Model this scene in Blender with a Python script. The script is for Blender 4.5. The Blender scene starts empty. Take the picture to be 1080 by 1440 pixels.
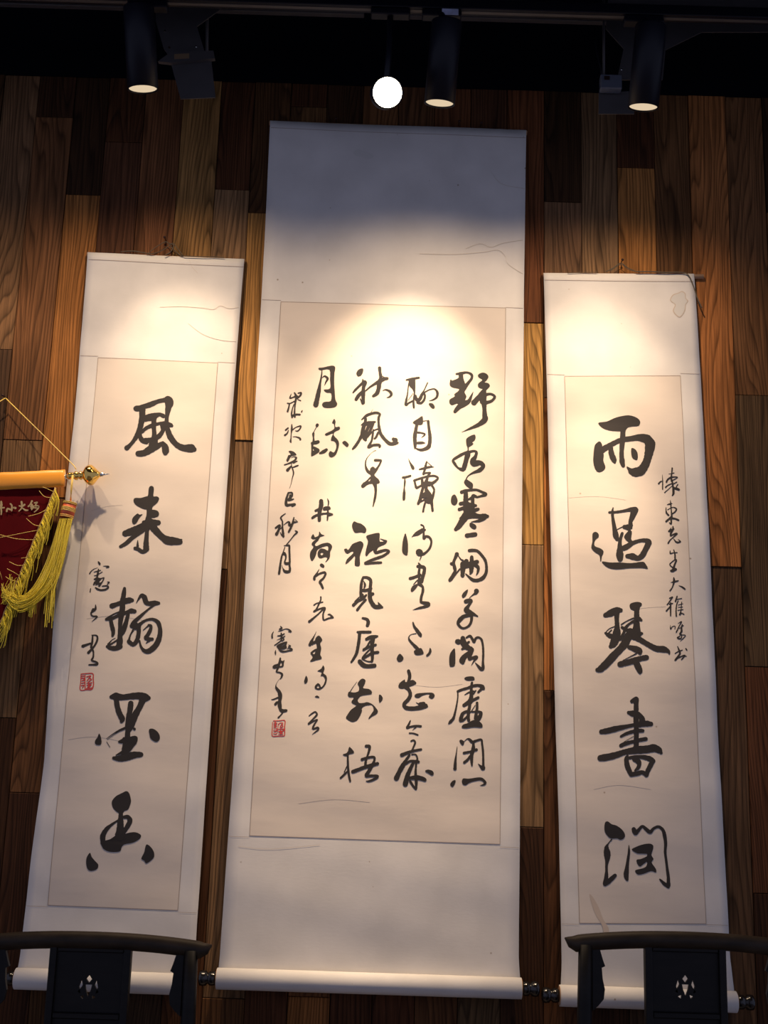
import bpy, bmesh, math, random
from mathutils import Vector, Matrix
from mathutils.geometry import tessellate_polygon
random.seed(7)
scene = bpy.context.scene
COL = scene.collection
R = math.radians

# ------------------------------------------------------------------ camera
FPX, PITCH, ROLL, EYE, DIST = 1700.0, R(12.65), R(1.73), 1.5, 3.5
cam_d = bpy.data.cameras.new('camera'); cam = bpy.data.objects.new('camera', cam_d); COL.objects.link(cam)
cam_d.sensor_fit = 'VERTICAL'; cam_d.sensor_height = 24.0; cam_d.lens = FPX / 1440.0 * 24.0
cam.rotation_euler = (Matrix.Rotation(R(90) + PITCH, 3, 'X') @ Matrix.Rotation(ROLL, 3, 'Z')).to_euler()
cam.location = (0, -DIST, EYE)
cam_d.dof.use_dof = True; cam_d.dof.focus_distance = 3.55; cam_d.dof.aperture_fstop = 5.6
scene.camera = cam
CR = cam.rotation_euler.to_matrix()

def at(px, py, y=0.0):
    """where the line of sight through a photo pixel meets the vertical plane at depth y"""
    d = CR @ Vector(((px - 540) / FPX, (720 - py) / FPX, -1.0))
    t = (y + DIST) / d.y
    return Vector((0, -DIST, EYE)) + d * t

# ------------------------------------------------------------------ world and exposure
world = bpy.data.worlds.new('room_light'); scene.world = world; world.use_nodes = True
world.node_tree.nodes['Background'].inputs[0].default_value = (0.60, 0.65, 0.98, 1)
world.node_tree.nodes['Background'].inputs[1].default_value = 0.40
scene.view_settings.view_transform = 'Standard'; scene.view_settings.look = 'None'
scene.view_settings.gamma = 1.0; scene.view_settings.use_curve_mapping = False
scene.view_settings.exposure = 0.0
# each lamp throws a tight core, a beam and a wide spill: (name, cone, lean beyond the tube)
THROW = (('core', 30.0, 4.4), ('beam', 56.0, 10.4), ('flood', 148.0, -7.6))
SPOT_COLOR = (1.0, 0.745, 0.50)
SPOT_TILT = 15.6

# ------------------------------------------------------------------ helpers
def tag(o, label=None, cat=None, group=None, kind=None):
    if label: o['label'] = label
    if cat: o['category'] = cat
    if group: o['group'] = group
    if kind: o['kind'] = kind
    return o

def link(name, me, mat=None, parent=None, smooth=False):
    o = bpy.data.objects.new(name, me); COL.objects.link(o)
    if mat: me.materials.append(mat)
    if smooth:
        for p in me.polygons: p.use_smooth = True
    if parent:
        o.parent = parent
        o.matrix_parent_inverse = Matrix.Translation(-Vector(parent.location))
    return o

def obj(name, bm, mat=None, parent=None, smooth=False):
    me = bpy.data.meshes.new(name); bmesh.ops.recalc_face_normals(bm, faces=bm.faces); bm.to_mesh(me); bm.free()
    return link(name, me, mat, parent, smooth)

def empty(name, loc, label=None, cat=None, group=None):
    o = bpy.data.objects.new(name, None); COL.objects.link(o); o.location = loc
    o.empty_display_size = 0.1
    return tag(o, label, cat, group)

def box(bm, x0, x1, y0, y1, z0, z1):
    v = [bm.verts.new(p) for p in ((x0,y0,z0),(x1,y0,z0),(x1,y1,z0),(x0,y1,z0),(x0,y0,z1),(x1,y0,z1),(x1,y1,z1),(x0,y1,z1))]
    for f in ((0,3,2,1),(4,5,6,7),(0,1,5,4),(1,2,6,5),(2,3,7,6),(3,0,4,7)): bm.faces.new([v[i] for i in f])
    return v

def bevel(bm, w, seg=2):
    bmesh.ops.bevel(bm, geom=list(bm.edges), offset=w, segments=seg, affect='EDGES', profile=0.6)

def frames(pts):
    pts = [Vector(p) for p in pts]; n = len(pts); T = []
    for i in range(n):
        a = pts[max(i-1, 0)]; b = pts[min(i+1, n-1)]; T.append((b-a).normalized())
    up = Vector((0,0,1)) if abs(T[0].z) < .9 else Vector((0,1,0))
    N = [(up - T[0]*up.dot(T[0])).normalized()]
    for i in range(1, n):
        v = N[-1] - T[i]*N[-1].dot(T[i]); N.append(v.normalized())
    return pts, T, N

def tube(bm, pts, rad, seg=10, cap=True, sx=1.0, sy=1.0):
    """sweep a round (or oval) section; rad may be one number or one per point"""
    pts, T, N = frames(pts); rings = []
    for i, p in enumerate(pts):
        r = rad[i] if isinstance(rad, (list, tuple)) else rad
        b = T[i].cross(N[i])
        rings.append([bm.verts.new(p + (N[i]*math.cos(a)*sx + b*math.sin(a)*sy)*r) for a in [2*math.pi*k/seg for k in range(seg)]])
    for i in range(len(rings)-1):
        for k in range(seg):
            bm.faces.new((rings[i][k], rings[i][(k+1) % seg], rings[i+1][(k+1) % seg], rings[i+1][k]))
    if cap: bm.faces.new(rings[0]); bm.faces.new(rings[-1])
    return bm

def lathe(bm, a, axis, prof, seg=20):
    """turn a profile [(distance along axis, radius)] about an axis starting at a"""
    a = Vector(a); axis = Vector(axis).normalized()
    u = axis.orthogonal().normalized(); w = axis.cross(u); rings = []
    for t, r in prof:
        r = max(r, 1e-5)
        rings.append([bm.verts.new(a + axis*t + (u*math.cos(q) + w*math.sin(q))*r) for q in [2*math.pi*k/seg for k in range(seg)]])
    for i in range(len(rings)-1):
        for k in range(seg):
            bm.faces.new((rings[i][k], rings[i][(k+1) % seg], rings[i+1][(k+1) % seg], rings[i+1][k]))
    bm.faces.new(rings[0]); bm.faces.new(rings[-1])
    return bm

def prism(bm, front, dy):
    """a flat outline in the x-z plane given thickness dy away from the viewer"""
    a = [bm.verts.new(p) for p in front]; b = [bm.verts.new(Vector(p) + Vector((0, dy, 0))) for p in front]
    n = len(a)
    tris = tessellate_polygon([[Vector(p) for p in front]])
    for t in tris:
        bm.faces.new([a[i] for i in t]); bm.faces.new([b[i] for i in reversed(t)])
    for i in range(n): bm.faces.new((a[i], a[(i+1) % n], b[(i+1) % n], b[i]))
    return bm

def smooth_line(P, k=6):
    """Catmull-Rom through control rows (x, y, ...)"""
    if len(P) < 3: 
        a, b = P[0], P[-1]
        return [tuple(a[j] + (b[j]-a[j])*t/k for j in range(len(a))) for t in range(k+1)]
    out = []
    for i in range(len(P)-1):
        p0 = P[max(i-1, 0)]; p1 = P[i]; p2 = P[i+1]; p3 = P[min(i+2, len(P)-1)]
        for s in range(k):
            t = s/k
            out.append(tuple(0.5*((2*p1[j]) + (-p0[j]+p2[j])*t + (2*p0[j]-5*p1[j]+4*p2[j]-p3[j])*t*t + (-p0[j]+3*p1[j]-3*p2[j]+p3[j])*t**3) for j in range(len(p1))))
    out.append(tuple(P[-1])); return out

def smooth_loop(P, k=4):
    n = len(P); out = []
    for i in range(n):
        p0, p1, p2, p3 = P[(i-1) % n], P[i], P[(i+1) % n], P[(i+2) % n]
        for s in range(k):
            t = s/k
            out.append(tuple(0.5*((2*p1[j]) + (-p0[j]+p2[j])*t + (2*p0[j]-5*p1[j]+4*p2[j]-p3[j])*t*t + (-p0[j]+3*p1[j]-3*p2[j]+p3[j])*t**3)*1.0 for j in range(2)))
    # soften the overshoot: pull halfway to the straight outline
    return out

# ------------------------------------------------------------------ materials
def mat(name, color, rough=0.5, metal=0.0, spec=0.5, noise=None, bump=None, sheen=0.0):
    m = bpy.data.materials.new(name); m.use_nodes = True; nt = m.node_tree; b = nt.nodes['Principled BSDF']
    b.inputs['Base Color'].default_value = (*color, 1); b.inputs['Roughness'].default_value = rough
    b.inputs['Metallic'].default_value = metal; b.inputs['Specular IOR Level'].default_value = spec
    if sheen: b.inputs['Sheen Weight'].default_value = sheen
    tc = nt.nodes.new('ShaderNodeTexCoord')
    if noise:
        sc, amt, scale3 = noise
        mp = nt.nodes.new('ShaderNodeMapping'); mp.inputs['Scale'].default_value = scale3
        n = nt.nodes.new('ShaderNodeTexNoise'); n.inputs['Scale'].default_value = sc; n.inputs['Detail'].default_value = 6
        rr = nt.nodes.new('ShaderNodeMapRange'); rr.inputs[1].default_value = 0.25; rr.inputs[2].default_value = 0.75
        rr.inputs[3].default_value = 1 - amt; rr.inputs[4].default_value = 1 + amt
        mx = nt.nodes.new('ShaderNodeVectorMath'); mx.operation = 'SCALE'; mx.inputs[0].default_value = color
        nt.links.new(tc.outputs['Object'], mp.inputs[0]); nt.links.new(mp.outputs[0], n.inputs['Vector'])
        nt.links.new(n.outputs['Fac'], rr.inputs[0]); nt.links.new(rr.outputs[0], mx.inputs['Scale'])
        nt.links.new(mx.outputs[0], b.inputs['Base Color'])
    if bump:
        sc, st, scale3 = bump
        mp = nt.nodes.new('ShaderNodeMapping'); mp.inputs['Scale'].default_value = scale3
        n = nt.nodes.new('ShaderNodeTexNoise'); n.inputs['Scale'].default_value = sc; n.inputs['Detail'].default_value = 5
        bp = nt.nodes.new('ShaderNodeBump'); bp.inputs['Strength'].default_value = st; bp.inputs['Distance'].default_value = 0.002
        nt.links.new(tc.outputs['Object'], mp.inputs[0]); nt.links.new(mp.outputs[0], n.inputs['Vector'])
        nt.links.new(n.outputs['Fac'], bp.inputs['Height']); nt.links.new(bp.outputs[0], b.inputs['Normal'])
    return m

def glow(name, color, strength):
    m = bpy.data.materials.new(name); m.use_nodes = True; nt = m.node_tree; nt.nodes.clear()
    e = nt.nodes.new('ShaderNodeEmission'); e.inputs[0].default_value = (*color, 1); e.inputs[1].default_value = strength
    o = nt.nodes.new('ShaderNodeOutputMaterial'); nt.links.new(e.outputs[0], o.inputs[0]); return m

def wood_material():
    """reclaimed boards: the tone comes from each board's own colour, grain and knots from noise"""
    m = bpy.data.materials.new('reclaimed_wood'); m.use_nodes = True; nt = m.node_tree; L = nt.links; N = nt.nodes.new
    b = nt.nodes['Principled BSDF']; b.inputs['Roughness'].default_value = 0.7; b.inputs['Specular IOR Level'].default_value = 0.1
    tc = N('ShaderNodeTexCoord'); oi = N('ShaderNodeObjectInfo')
    off = N('ShaderNodeVectorMath'); off.operation = 'MULTIPLY_ADD'; off.inputs[1].default_value = (0, 3.0, 37.0)
    cmb = N('ShaderNodeCombineXYZ')
    for i in range(3): L.new(oi.outputs['Random'], cmb.inputs[i])
    L.new(cmb.outputs[0], off.inputs[0]); L.new(tc.outputs['Object'], off.inputs[2])
    def mapped(s):
        mp = N('ShaderNodeMapping'); mp.inputs['Scale'].default_value = s; L.new(off.outputs[0], mp.inputs[0]); return mp
    def math_(op, a, bb, c=None):
        n = N('ShaderNodeMath'); n.operation = op
        for i, v in enumerate((a, bb, c)):
            if v is None: continue
            if isinstance(v, (int, float)): n.inputs[i].default_value = v
            else: L.new(v, n.inputs[i])
        return n.outputs[0]
    # knots: sparse points, stretched along the board
    vo = N('ShaderNodeTexVoronoi'); vo.inputs['Scale'].default_value = 1.0; L.new(mapped((5.0, 5.0, 1.15)).outputs[0], vo.inputs['Vector'])
    d = vo.outputs['Distance']
    pull = math_('DIVIDE', 0.26, math_('ADD', d, 0.09))
    # growth lines: wandering bands across the board
    wn = N('ShaderNodeTexNoise'); wn.inputs['Scale'].default_value = 1.0; wn.inputs['Detail'].default_value = 2
    L.new(mapped((6.0, 4.0, 0.6)).outputs[0], wn.inputs['Vector'])
    sx = N('ShaderNodeSeparateXYZ'); L.new(off.outputs[0], sx.inputs[0])
    ph = math_('MULTIPLY_ADD', sx.outputs['X'], 75.0, math_('MULTIPLY', wn.outputs['Fac'], 26.0))
    ph = math_('ADD', ph, math_('MULTIPLY', pull, 1.6))
    ring = math_('FRACT', ph, 0.0)
    rr = N('ShaderNodeValToRGB'); L.new(ring, rr.inputs[0])
    cr = rr.color_ramp; cr.elements[0].position = 0; cr.elements[0].color = (1, 1, 1, 1)
    cr.elements[1].position = 1.0; cr.elements[1].color = (1, 1, 1, 1)
    for p, v in ((0.35, .97), (0.7, .68), (0.86, .42), (0.95, .82)):
        e = cr.elements.new(p); e.color = (v, v, v, 1)
    # fibres
    fn = N('ShaderNodeTexNoise'); fn.inputs['Scale'].default_value = 1.0; fn.inputs['Detail'].default_value = 8; fn.inputs['Roughness'].default_value = .65
    L.new(mapped((170.0, 60.0, 5.0)).outputs[0], fn.inputs['Vector'])
    fr = N('ShaderNodeMapRange'); fr.inputs[1].default_value = .3; fr.inputs[2].default_value = .7; fr.inputs[3].default_value = .48; fr.inputs[4].default_value = 1.35
    L.new(fn.outputs['Fac'], fr.inputs[0])
    # broad weathering
    bn = N('ShaderNodeTexNoise'); bn.inputs['Scale'].default_value = 1.0; bn.inputs['Detail'].default_value = 4
    L.new(mapped((9.0, 4.0, 2.2)).outputs[0], bn.inputs['Vector'])
    br = N('ShaderNodeMapRange'); br.inputs[1].default_value = .3; br.inputs[2].default_value = .7; br.inputs[3].default_value = .7; br.inputs[4].default_value = 1.2
    L.new(bn.outputs['Fac'], br.inputs[0])
    kd = N('ShaderNodeMapRange'); kd.inputs[1].default_value = .05; kd.inputs[2].default_value = .2; kd.inputs[3].default_value = .22; kd.inputs[4].default_value = 1.0
    L.new(d, kd.inputs[0])
    k = math_('MULTIPLY', fr.outputs[0], br.outputs[0]); k = math_('MULTIPLY', k, kd.outputs[0])
    vs = N('ShaderNodeVectorMath'); vs.operation = 'MULTIPLY'; L.new(oi.outputs['Color'], vs.inputs[0]); L.new(rr.outputs[0], vs.inputs[1])
    sc = N('ShaderNodeVectorMath'); sc.operation = 'SCALE'; L.new(vs.outputs[0], sc.inputs[0]); L.new(k, sc.inputs['Scale'])
    L.new(sc.outputs[0], b.inputs['Base Color'])
    bp = N('ShaderNodeBump'); bp.inputs['Strength'].default_value = .55; bp.inputs['Distance'].default_value = .0018
    hh = math_('ADD', math_('MULTIPLY', rr.outputs[0], .6), math_('MULTIPLY', fn.outputs['Fac'], .9))
    L.new(hh, bp.inputs['Height']); L.new(bp.outputs[0], b.inputs['Normal'])
    return m

M_WOOD = wood_material()
M_BLACKWALL = mat('black_paint', (0.0022, 0.003, 0.0055), 0.9, spec=.05)
M_FLOOR = mat('floor_tile', (0.38, 0.32, 0.28), 0.4, noise=(3, .2, (1,1,1)))
M_SILK = mat('mount_paper', (0.66, 0.632, 0.595), 0.85, spec=.2, noise=(7, .10, (1,1,1)), bump=(60, .07, (1,1,3)))
M_PAPER = mat('xuan_paper', (0.655, 0.582, 0.505), 0.9, spec=.15, noise=(5, .06, (1,1,2)), bump=(11, .22, (1,1,3.2)))
def speckle(m, dark, sc=8.0):
    nt = m.node_tree; b = nt.nodes['Principled BSDF']; src = b.inputs['Base Color'].links[0].from_socket
    tc = nt.nodes.new('ShaderNodeTexCoord'); v = nt.nodes.new('ShaderNodeTexVoronoi'); v.inputs['Scale'].default_value = sc
    r = nt.nodes.new('ShaderNodeMapRange'); r.inputs[1].default_value = .012; r.inputs[2].default_value = .03; r.inputs[3].default_value = .75; r.inputs[4].default_value = 0
    mx = nt.nodes.new('ShaderNodeMix'); mx.data_type = 'RGBA'; mx.inputs['B'].default_value = (*dark, 1)
    nt.links.new(tc.outputs['Object'], v.inputs['Vector']); nt.links.new(v.outputs['Distance'], r.inputs[0])
    nt.links.new(r.outputs[0], mx.inputs['Factor']); nt.links.new(src, mx.inputs['A']); nt.links.new(mx.outputs['Result'], b.inputs['Base Color'])
speckle(M_SILK, (.22, .15, .09)); speckle(M_PAPER, (.3, .22, .15)); speckle(M_SILK, (.36, .26, .17), 13.0)
M_CREASE = mat('crease', (0.56, 0.50, 0.43), 0.9)
M_LINE = mat('mount_edge_line', (0.36, 0.29, 0.24), 0.9)
M_EDGE = mat('mount_edge', (0.42, 0.24, 0.12), 0.9)
M_INK = mat('ink', (0.026, 0.0225, 0.022), 0.75, spec=.3)
M_SEAL = mat('cinnabar', (0.50, 0.035, 0.03), 0.8)
M_STAIN = mat('water_mark', (0.60, 0.58, 0.54), 0.9)
M_DRIP = mat('brown_stain', (0.55, 0.455, 0.37), 0.9)
M_LACQ = mat('black_lacquer', (0.008, 0.007, 0.007), 0.18, spec=.6)
M_CORD = mat('brown_cord', (0.10, 0.075, 0.045), 0.85)
M_NAIL = mat('dark_nail', (0.05, 0.025, 0.02), 0.4, metal=.7)
M_LAMP = mat('black_lamp', (0.0045, 0.005, 0.010), 0.4, spec=.22)
M_STEEL = mat('painted_steel', (0.055, 0.050, 0.052), 0.55, metal=.1, noise=(20, .12, (1,1,1)))
M_LENS = glow('lamp_lens', (1.0, 0.78, 0.52), 0.75)
M_LENS_HOT = glow('bare_lamp', (1.0, 0.86, 0.62), 40.0)
M_CHAIR = mat('black_wood', (0.006, 0.0048, 0.004), 0.45, spec=.22, noise=(14, .45, (1,1,6)))
M_RAIL = mat('worn_rail_wood', (0.026, 0.017, 0.010), 0.5, spec=.22, noise=(16, .5, (1,3,3)))
M_SATIN = mat('orange_satin', (0.90, 0.36, 0.02), 0.35, spec=.5, noise=(5, .1, (1,1,8)), sheen=.3)
M_VELVET = mat('crimson_velvet', (0.10, 0.002, 0.004), 0.9, spec=.1, noise=(6, .25, (1,1,1)))
M_GOLD = mat('gold_metal', (0.95, 0.62, 0.16), 0.12, metal=1.0)
M_SILVER = mat('steel_tip', (0.7, 0.68, 0.65), 0.2, metal=1.0)
M_YARN = mat('yellow_yarn', (0.85, 0.68, 0.02), 0.7, sheen=.3)
M_CORDG = mat('gold_cord', (0.72, 0.52, 0.12), 0.5)
M_BRAID = mat('tan_braid', (0.50, 0.33, 0.13), 0.7, noise=(300, .4, (1,1,1)))
M_RED = mat('red_band', (0.62, 0.10, 0.03), 0.5)
M_STITCH = mat('gold_thread', (0.62, 0.45, 0.2), 0.35, metal=.5)
M_LABEL = mat('white_label', (0.42, 0.45, 0.62), 0.6, noise=(40, .3, (1,1,1)))
M_TAN = mat('tan_label', (0.16, 0.10, 0.05), 0.7)
M_CLEAR = mat('grey_plastic', (0.09, 0.10, 0.13), 0.25)
# ---- brush strokes: (scroll, x0, y0, magnification, 'x,y,width ...; P closed outline ...') on each sheet
GLYPHS = [
('L',170,530,10,"300,450,95 300,560,85 280,680,80 240,800,75 180,900,55 120,970,55 85,1000,75;215,445,80 300,440,80;270,430,60 400,395,80 520,345,60 620,325,70 680,320,90;660,320,110 680,360,120 665,450,85 650,560,55 645,650,60 665,760,75 700,850,85 780,950,80 880,1000,95 990,1005,120 1030,1020,70;340,585,95 450,560,100 540,530,55 600,552,60;270,760,60 270,830,60 300,890,70 360,915,70;300,770,50 360,720,50 440,685,60 530,660,40 620,650,50 700,680,60 720,690,40;465,570,80 465,700,65 470,800,65 470,900,100 450,960,120;600,680,100 590,760,60 530,840,70 440,880,60 340,895,70;245,1080,80 330,1070,90 430,1010,110 520,970,80 580,940,60;590,930,50 620,980,90 630,1040,100 625,1070,70"),
('L',160,660,10,"528,265,70 520,340,75 515,400,90;P 275,430 300,400 380,400 470,375 560,380 610,380 637,410 610,470 550,520 520,560 430,560 340,520 290,480;500,540,85 490,640,65 480,740,90 470,850,60;P 500,575 600,575 637,620 610,668 500,678;420,745,55 500,750,120 560,750,95 625,750,75;P 255,740 265,680 330,620 360,635 405,630 360,680 320,750 280,772;160,900,90 250,870,105 350,825,95 450,790,110;95,1085,45 170,1040,60 260,960,60 360,890,60 450,830,60;540,800,110 600,870,100 680,950,95 760,1000,120 850,1010,110 930,1020,80;900,990,20 960,985,12;910,1050,18 945,1050,14;470,850,50 462,930,60 455,1030,75 455,1110,85;460,1120,80 410,1160,55 340,1120,55 300,1110,50;335,1080,40 335,1000,12"),
('L',140,800,10,"350,275,45 342,340,60 325,450,75 320,560,75 305,650,80 290,760,60 285,880,60 285,1000,80 270,1090,90;175,520,75 260,490,60 350,455,80 420,440,80 460,440,50;90,705,30 150,665,25 220,625,20 290,605,30;90,712,30 160,700,50 230,670,45 300,640,60 380,610,50 440,590,70 490,595,60;155,710,45 170,790,60 190,880,55 180,940,35;400,640,50 380,720,55 355,800,70 330,870,70 310,910,60;105,1090,40 150,1110,60 220,1115,70 290,1090,70;120,1060,30 170,1000,12 220,970,8;130,1075,25 200,1030,25 260,990,25;515,480,6 555,410,30 590,370,50 630,400,75 650,460,75 690,485,65 770,480,75 830,480,45;760,510,30 680,570,28 600,640,40 500,730,55 460,770,50;450,800,60 500,800,110 550,800,70;560,780,50 640,725,35 740,705,40 820,750,60 850,850,60 840,960,70 790,1070,80 700,1150,75 630,1150,55 580,1090,35 560,1010,25;550,820,60 545,920,60 520,1010,60 470,1060,60 410,1020,60;410,1010,40 430,930,20 470,860,30;690,790,35 720,800,40 715,850,50 680,920,55 650,970,60 700,985,50 740,985,45;700,1000,40 650,1045,8;680,800,20 610,860,10"),
('L',125,950,10,"320,300,60 380,295,110 480,305,80 600,290,90 720,285,100 800,310,110 840,315,60;385,320,75 400,430,75 430,530,80 470,610,80 460,645,50;760,330,110 720,430,80 670,520,90 620,620,100 590,700,100 560,760,80;590,390,75 580,480,75 560,600,80 550,700,80 545,800,70 540,900,90 520,1010,110 500,1100,90;520,730,30 430,770,25 340,820,12 250,885,8;500,755,15 400,800,10 260,900,6;250,930,8 295,1005,8;640,750,40 645,755,30;430,930,40 470,920,60 490,880,30;650,885,75 630,930,90 590,990,80 530,1060,80;540,900,60 640,870,50;350,1160,50 440,1165,90 540,1140,110 640,1115,95 730,1110,70;380,1120,15 470,1080,50 520,1060,60;P 145,815 170,870 178,940 160,975 110,975 85,950 90,910 120,870;P 845,760 890,745 950,775 990,830 995,890 960,930 910,920 865,880 850,820"),
('L',115,1100,10,"P 625,125 665,150 690,230 690,290 655,380 600,405 580,430 520,430 480,405 440,360 422,290 440,240 490,190 570,150;550,410,60 550,480,65 545,560,90 545,640,100 540,740,140;600,490,50 650,490,60 680,540,70 650,610,70 600,690,60 540,780,90;P 265,840 330,820 400,800 460,760 520,720 600,730 660,710 760,703 835,745 810,800 720,850 640,865 590,880 560,920 545,965 480,982 380,975 310,940 280,890;520,530,25 430,590,35 350,660,60 300,750,75 300,830,70;P 118,992 140,1050 190,1110 232,1160 215,1220 140,1248 90,1230 65,1170 62,1090 80,1035;P 905,880 950,890 1000,950 1020,1010 1005,1070 910,1142 880,1105 840,1080 845,1050 880,980"),
('R',825,560,10,"P 170,345 280,330 380,285 470,258 590,242 700,275 750,330 730,390 640,400 580,415 550,450 540,470 460,468 340,460 240,430 180,385;510,440,75 505,560,75 495,680,70 490,800,65 500,900,75 515,950,50;P 125,645 180,608 215,650 220,690 240,800 235,880 265,970 230,1020 165,1038 120,990 95,900 95,800 105,700;200,740,100 280,690,80 380,635,70 480,590,70 620,570,75 740,555,100 850,580,130 890,640,140;895,640,145 880,740,130 855,850,110 820,940,120 760,1020,130 680,1040,125 630,1030,90;570,970,20 610,1010,60;335,700,70 350,790,80 385,870,75 395,900,40;P 625,710 670,712 710,760 718,830 700,872 635,830"),
('R',825,690,10,"372,240,15 362,300,35 370,400,45 390,520,60 410,630,85 430,680,60;320,305,35 420,300,38 520,285,40 620,265,60 680,270,90 690,285,70;665,300,100 640,370,75 615,440,60 620,490,60;530,510,60 580,515,80 620,520,50;430,545,10 530,495,15;560,650,70 600,600,70 600,560,40;P 530,660 570,600 600,570 635,575 625,680 650,715 590,725;500,600,40 470,700,50 465,800,70 465,900,105 470,960,80;490,820,60 560,790,80 640,740,60 740,705,50 820,700,60 870,720,80 885,740,60;870,740,80 830,820,80 780,910,80 720,950,70 640,925,90 570,920,60;P 85,600 125,578 165,605 168,650 135,680 110,720 115,780 200,815 238,860 215,920 205,985 190,985 180,910 110,860 65,800 80,720 80,650;P 215,995 330,1010 480,1010 620,1020 780,1000 825,1030 858,1098 780,1088 600,1090 450,1105 340,1095 260,1055"),
('R',835,830,10,"165,350,65 240,320,100 320,280,90 380,280,60;325,300,85 325,400,65 330,500,70 325,600,110 300,700,120 270,760,100 240,790,60;165,600,30 230,640,70 290,650,60;170,590,12 220,540,12 290,510,15;200,610,20 250,560,20;P 505,210 530,180 610,162 665,175 678,205 650,240 640,280 570,285 520,260;605,260,72 605,350,75 605,450,80 600,560,120 580,640,130;640,400,60 670,420,35;640,610,80 680,605,35;390,480,20 470,430,15 560,390,20;400,520,40 470,560,50 520,560,60;440,540,50 490,480,35 570,430,40;440,560,40 400,640,40 370,680,60;520,600,110 470,680,120 430,760,110 350,850,100 280,920,110 180,1030,110 90,1110,90 50,1120,60;600,660,90 680,710,75 780,770,75 880,820,85 980,830,90 1050,860,50 1062,895,20;500,800,60 570,820,85 640,850,90 650,880,60;600,890,20 480,950,12 410,990,15;370,1040,80 460,1020,80 560,990,85 660,960,75 740,945,75;590,1010,80 625,1080,90 650,1140,70 650,1160,40"),
('R',835,970,10,"P 510,155 560,110 605,95 635,130 630,200 628,300 565,300 562,190 530,190;595,290,65 595,420,75 600,550,70 600,680,70 600,780,75 600,850,90;490,320,50 560,335,90 620,340,70 670,390,75 680,450,90 650,500,60;660,480,80 740,475,85 805,480,65;110,590,70 200,575,85 320,545,80 440,520,60 560,495,50;385,655,35 450,620,45 540,590,50 640,575,55 690,575,50;385,785,55 450,755,60 550,730,50 650,705,55 735,690,55;430,730,8 560,655,8;95,960,90 200,945,100 320,915,90 420,880,80 520,860,90 640,845,110 760,835,110 850,820,110 920,850,90 950,885,45;480,920,25 460,970,60 470,1060,75 500,1140,70 525,1195,60;480,960,40 580,945,50 690,945,60 790,970,75 840,1000,60;830,1000,75 790,1080,70 755,1150,65 740,1200,60;530,1190,70 620,1175,65 680,1160,60 740,1195,60;570,980,60 620,1000,80 640,1050,60 620,1100,50 580,1135,25"),
('R',840,1130,10,"P 105,270 145,250 200,290 270,310 350,370 388,440 370,490 320,510 280,490 190,490 130,440 98,370;200,505,20 155,560,15 130,620,60 140,710,95 140,790,65 130,870,40 130,950,40 125,1040,60 110,1130,65;110,1130,60 170,1085,70 250,1010,50;510,360,60 535,410,70 570,380,50 630,320,40 680,355,50 740,400,55 790,350,40 860,325,40 920,370,45 945,450,55 960,560,45 955,680,40 970,800,35 985,920,40 1000,1040,45 1000,1150,60;1000,1175,40 940,1125,50 880,1065,20;443,585,8 445,680,35 430,800,40 415,920,60 405,1010,70 420,1070,40;P 485,650 520,620 620,580 730,562 785,590 780,650 760,720 790,780 765,830 825,920 825,970 760,950 660,985 580,1000 540,970 540,935 640,910 690,880 700,820 650,850 600,885 560,840 555,790 610,780 690,745 700,710 640,705 560,700"),
('C',615,510,12,"320,190,30 400,180,50 500,165,35 575,200,45 580,260,45 530,330,50 470,400,70 410,460,90;P 215,300 235,280 250,300 350,260 360,220 370,190 430,190 440,260 470,350 500,420 460,490 490,560 480,600 430,700 330,690 250,715 205,680 210,620 290,570 285,530 350,480 360,440 260,420 210,380;300,820,60 370,740,90 450,690,100 530,650,70 570,570,40 605,490,8;620,670,100 700,580,80 760,490,60 800,450,50;P 685,210 730,175 790,170 845,200 862,245 830,300 800,330 860,345 888,390 850,440 800,480 800,450 710,425 683,385 700,340 760,290 700,250;800,470,50 780,560,110 770,650,110;800,540,60 900,525,40 970,570,45 920,640,50 830,670,60;790,690,90 795,780,70 800,880,85 800,960,100 700,1040,70 580,1095,45 480,1140,20 410,1168,4"),
('C',615,610,12,"P 500,70 560,30 630,8 648,60 630,110 590,145 610,170 530,225 495,200 485,110;520,225,25 520,280,25 515,340,90 490,430,80 460,540,80 430,600,75 350,575,35 290,500,50 265,445,40 340,390,50 430,340,50 510,310,50;530,310,50 610,290,40 660,310,45 640,390,60 600,450,90 620,500,110 720,490,80 775,540,65 720,610,70 600,660,35 520,710,20 480,780,20;P 450,810 480,765 530,790 602,850 580,935 500,890 460,845"),
('C',615,610,12,"580,920,20 575,950,30;410,985,60 480,960,50 560,950,45 660,945,40 750,980,45 815,1020,60 740,1050,40 660,1070,30;P 240,1060 290,1025 325,1070 343,1140 310,1200 260,1200 228,1150;480,980,70 480,1060,80 480,1150,90 490,1250,110 500,1340,120;520,1110,30 580,1080,50 610,1040,50 660,1065,40;600,1060,60 595,1150,60 600,1220,80;390,1180,60 470,1170,60 560,1190,50 650,1210,45;370,1275,55 450,1250,60;520,1320,100 620,1290,70 690,1270,50;570,1200,80 570,1300,90;400,1430,60 480,1390,110 580,1370,110 700,1390,80 800,1390,90 850,1390,50;570,1485,8 700,1465,50 800,1420,60;480,1380,130 420,1470,110 360,1560,90 310,1610,60;P 545,1510 580,1500 640,1530 662,1570 640,1605 600,1600 550,1560;500,1715,75 570,1705,75 640,1695,75"),
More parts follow.
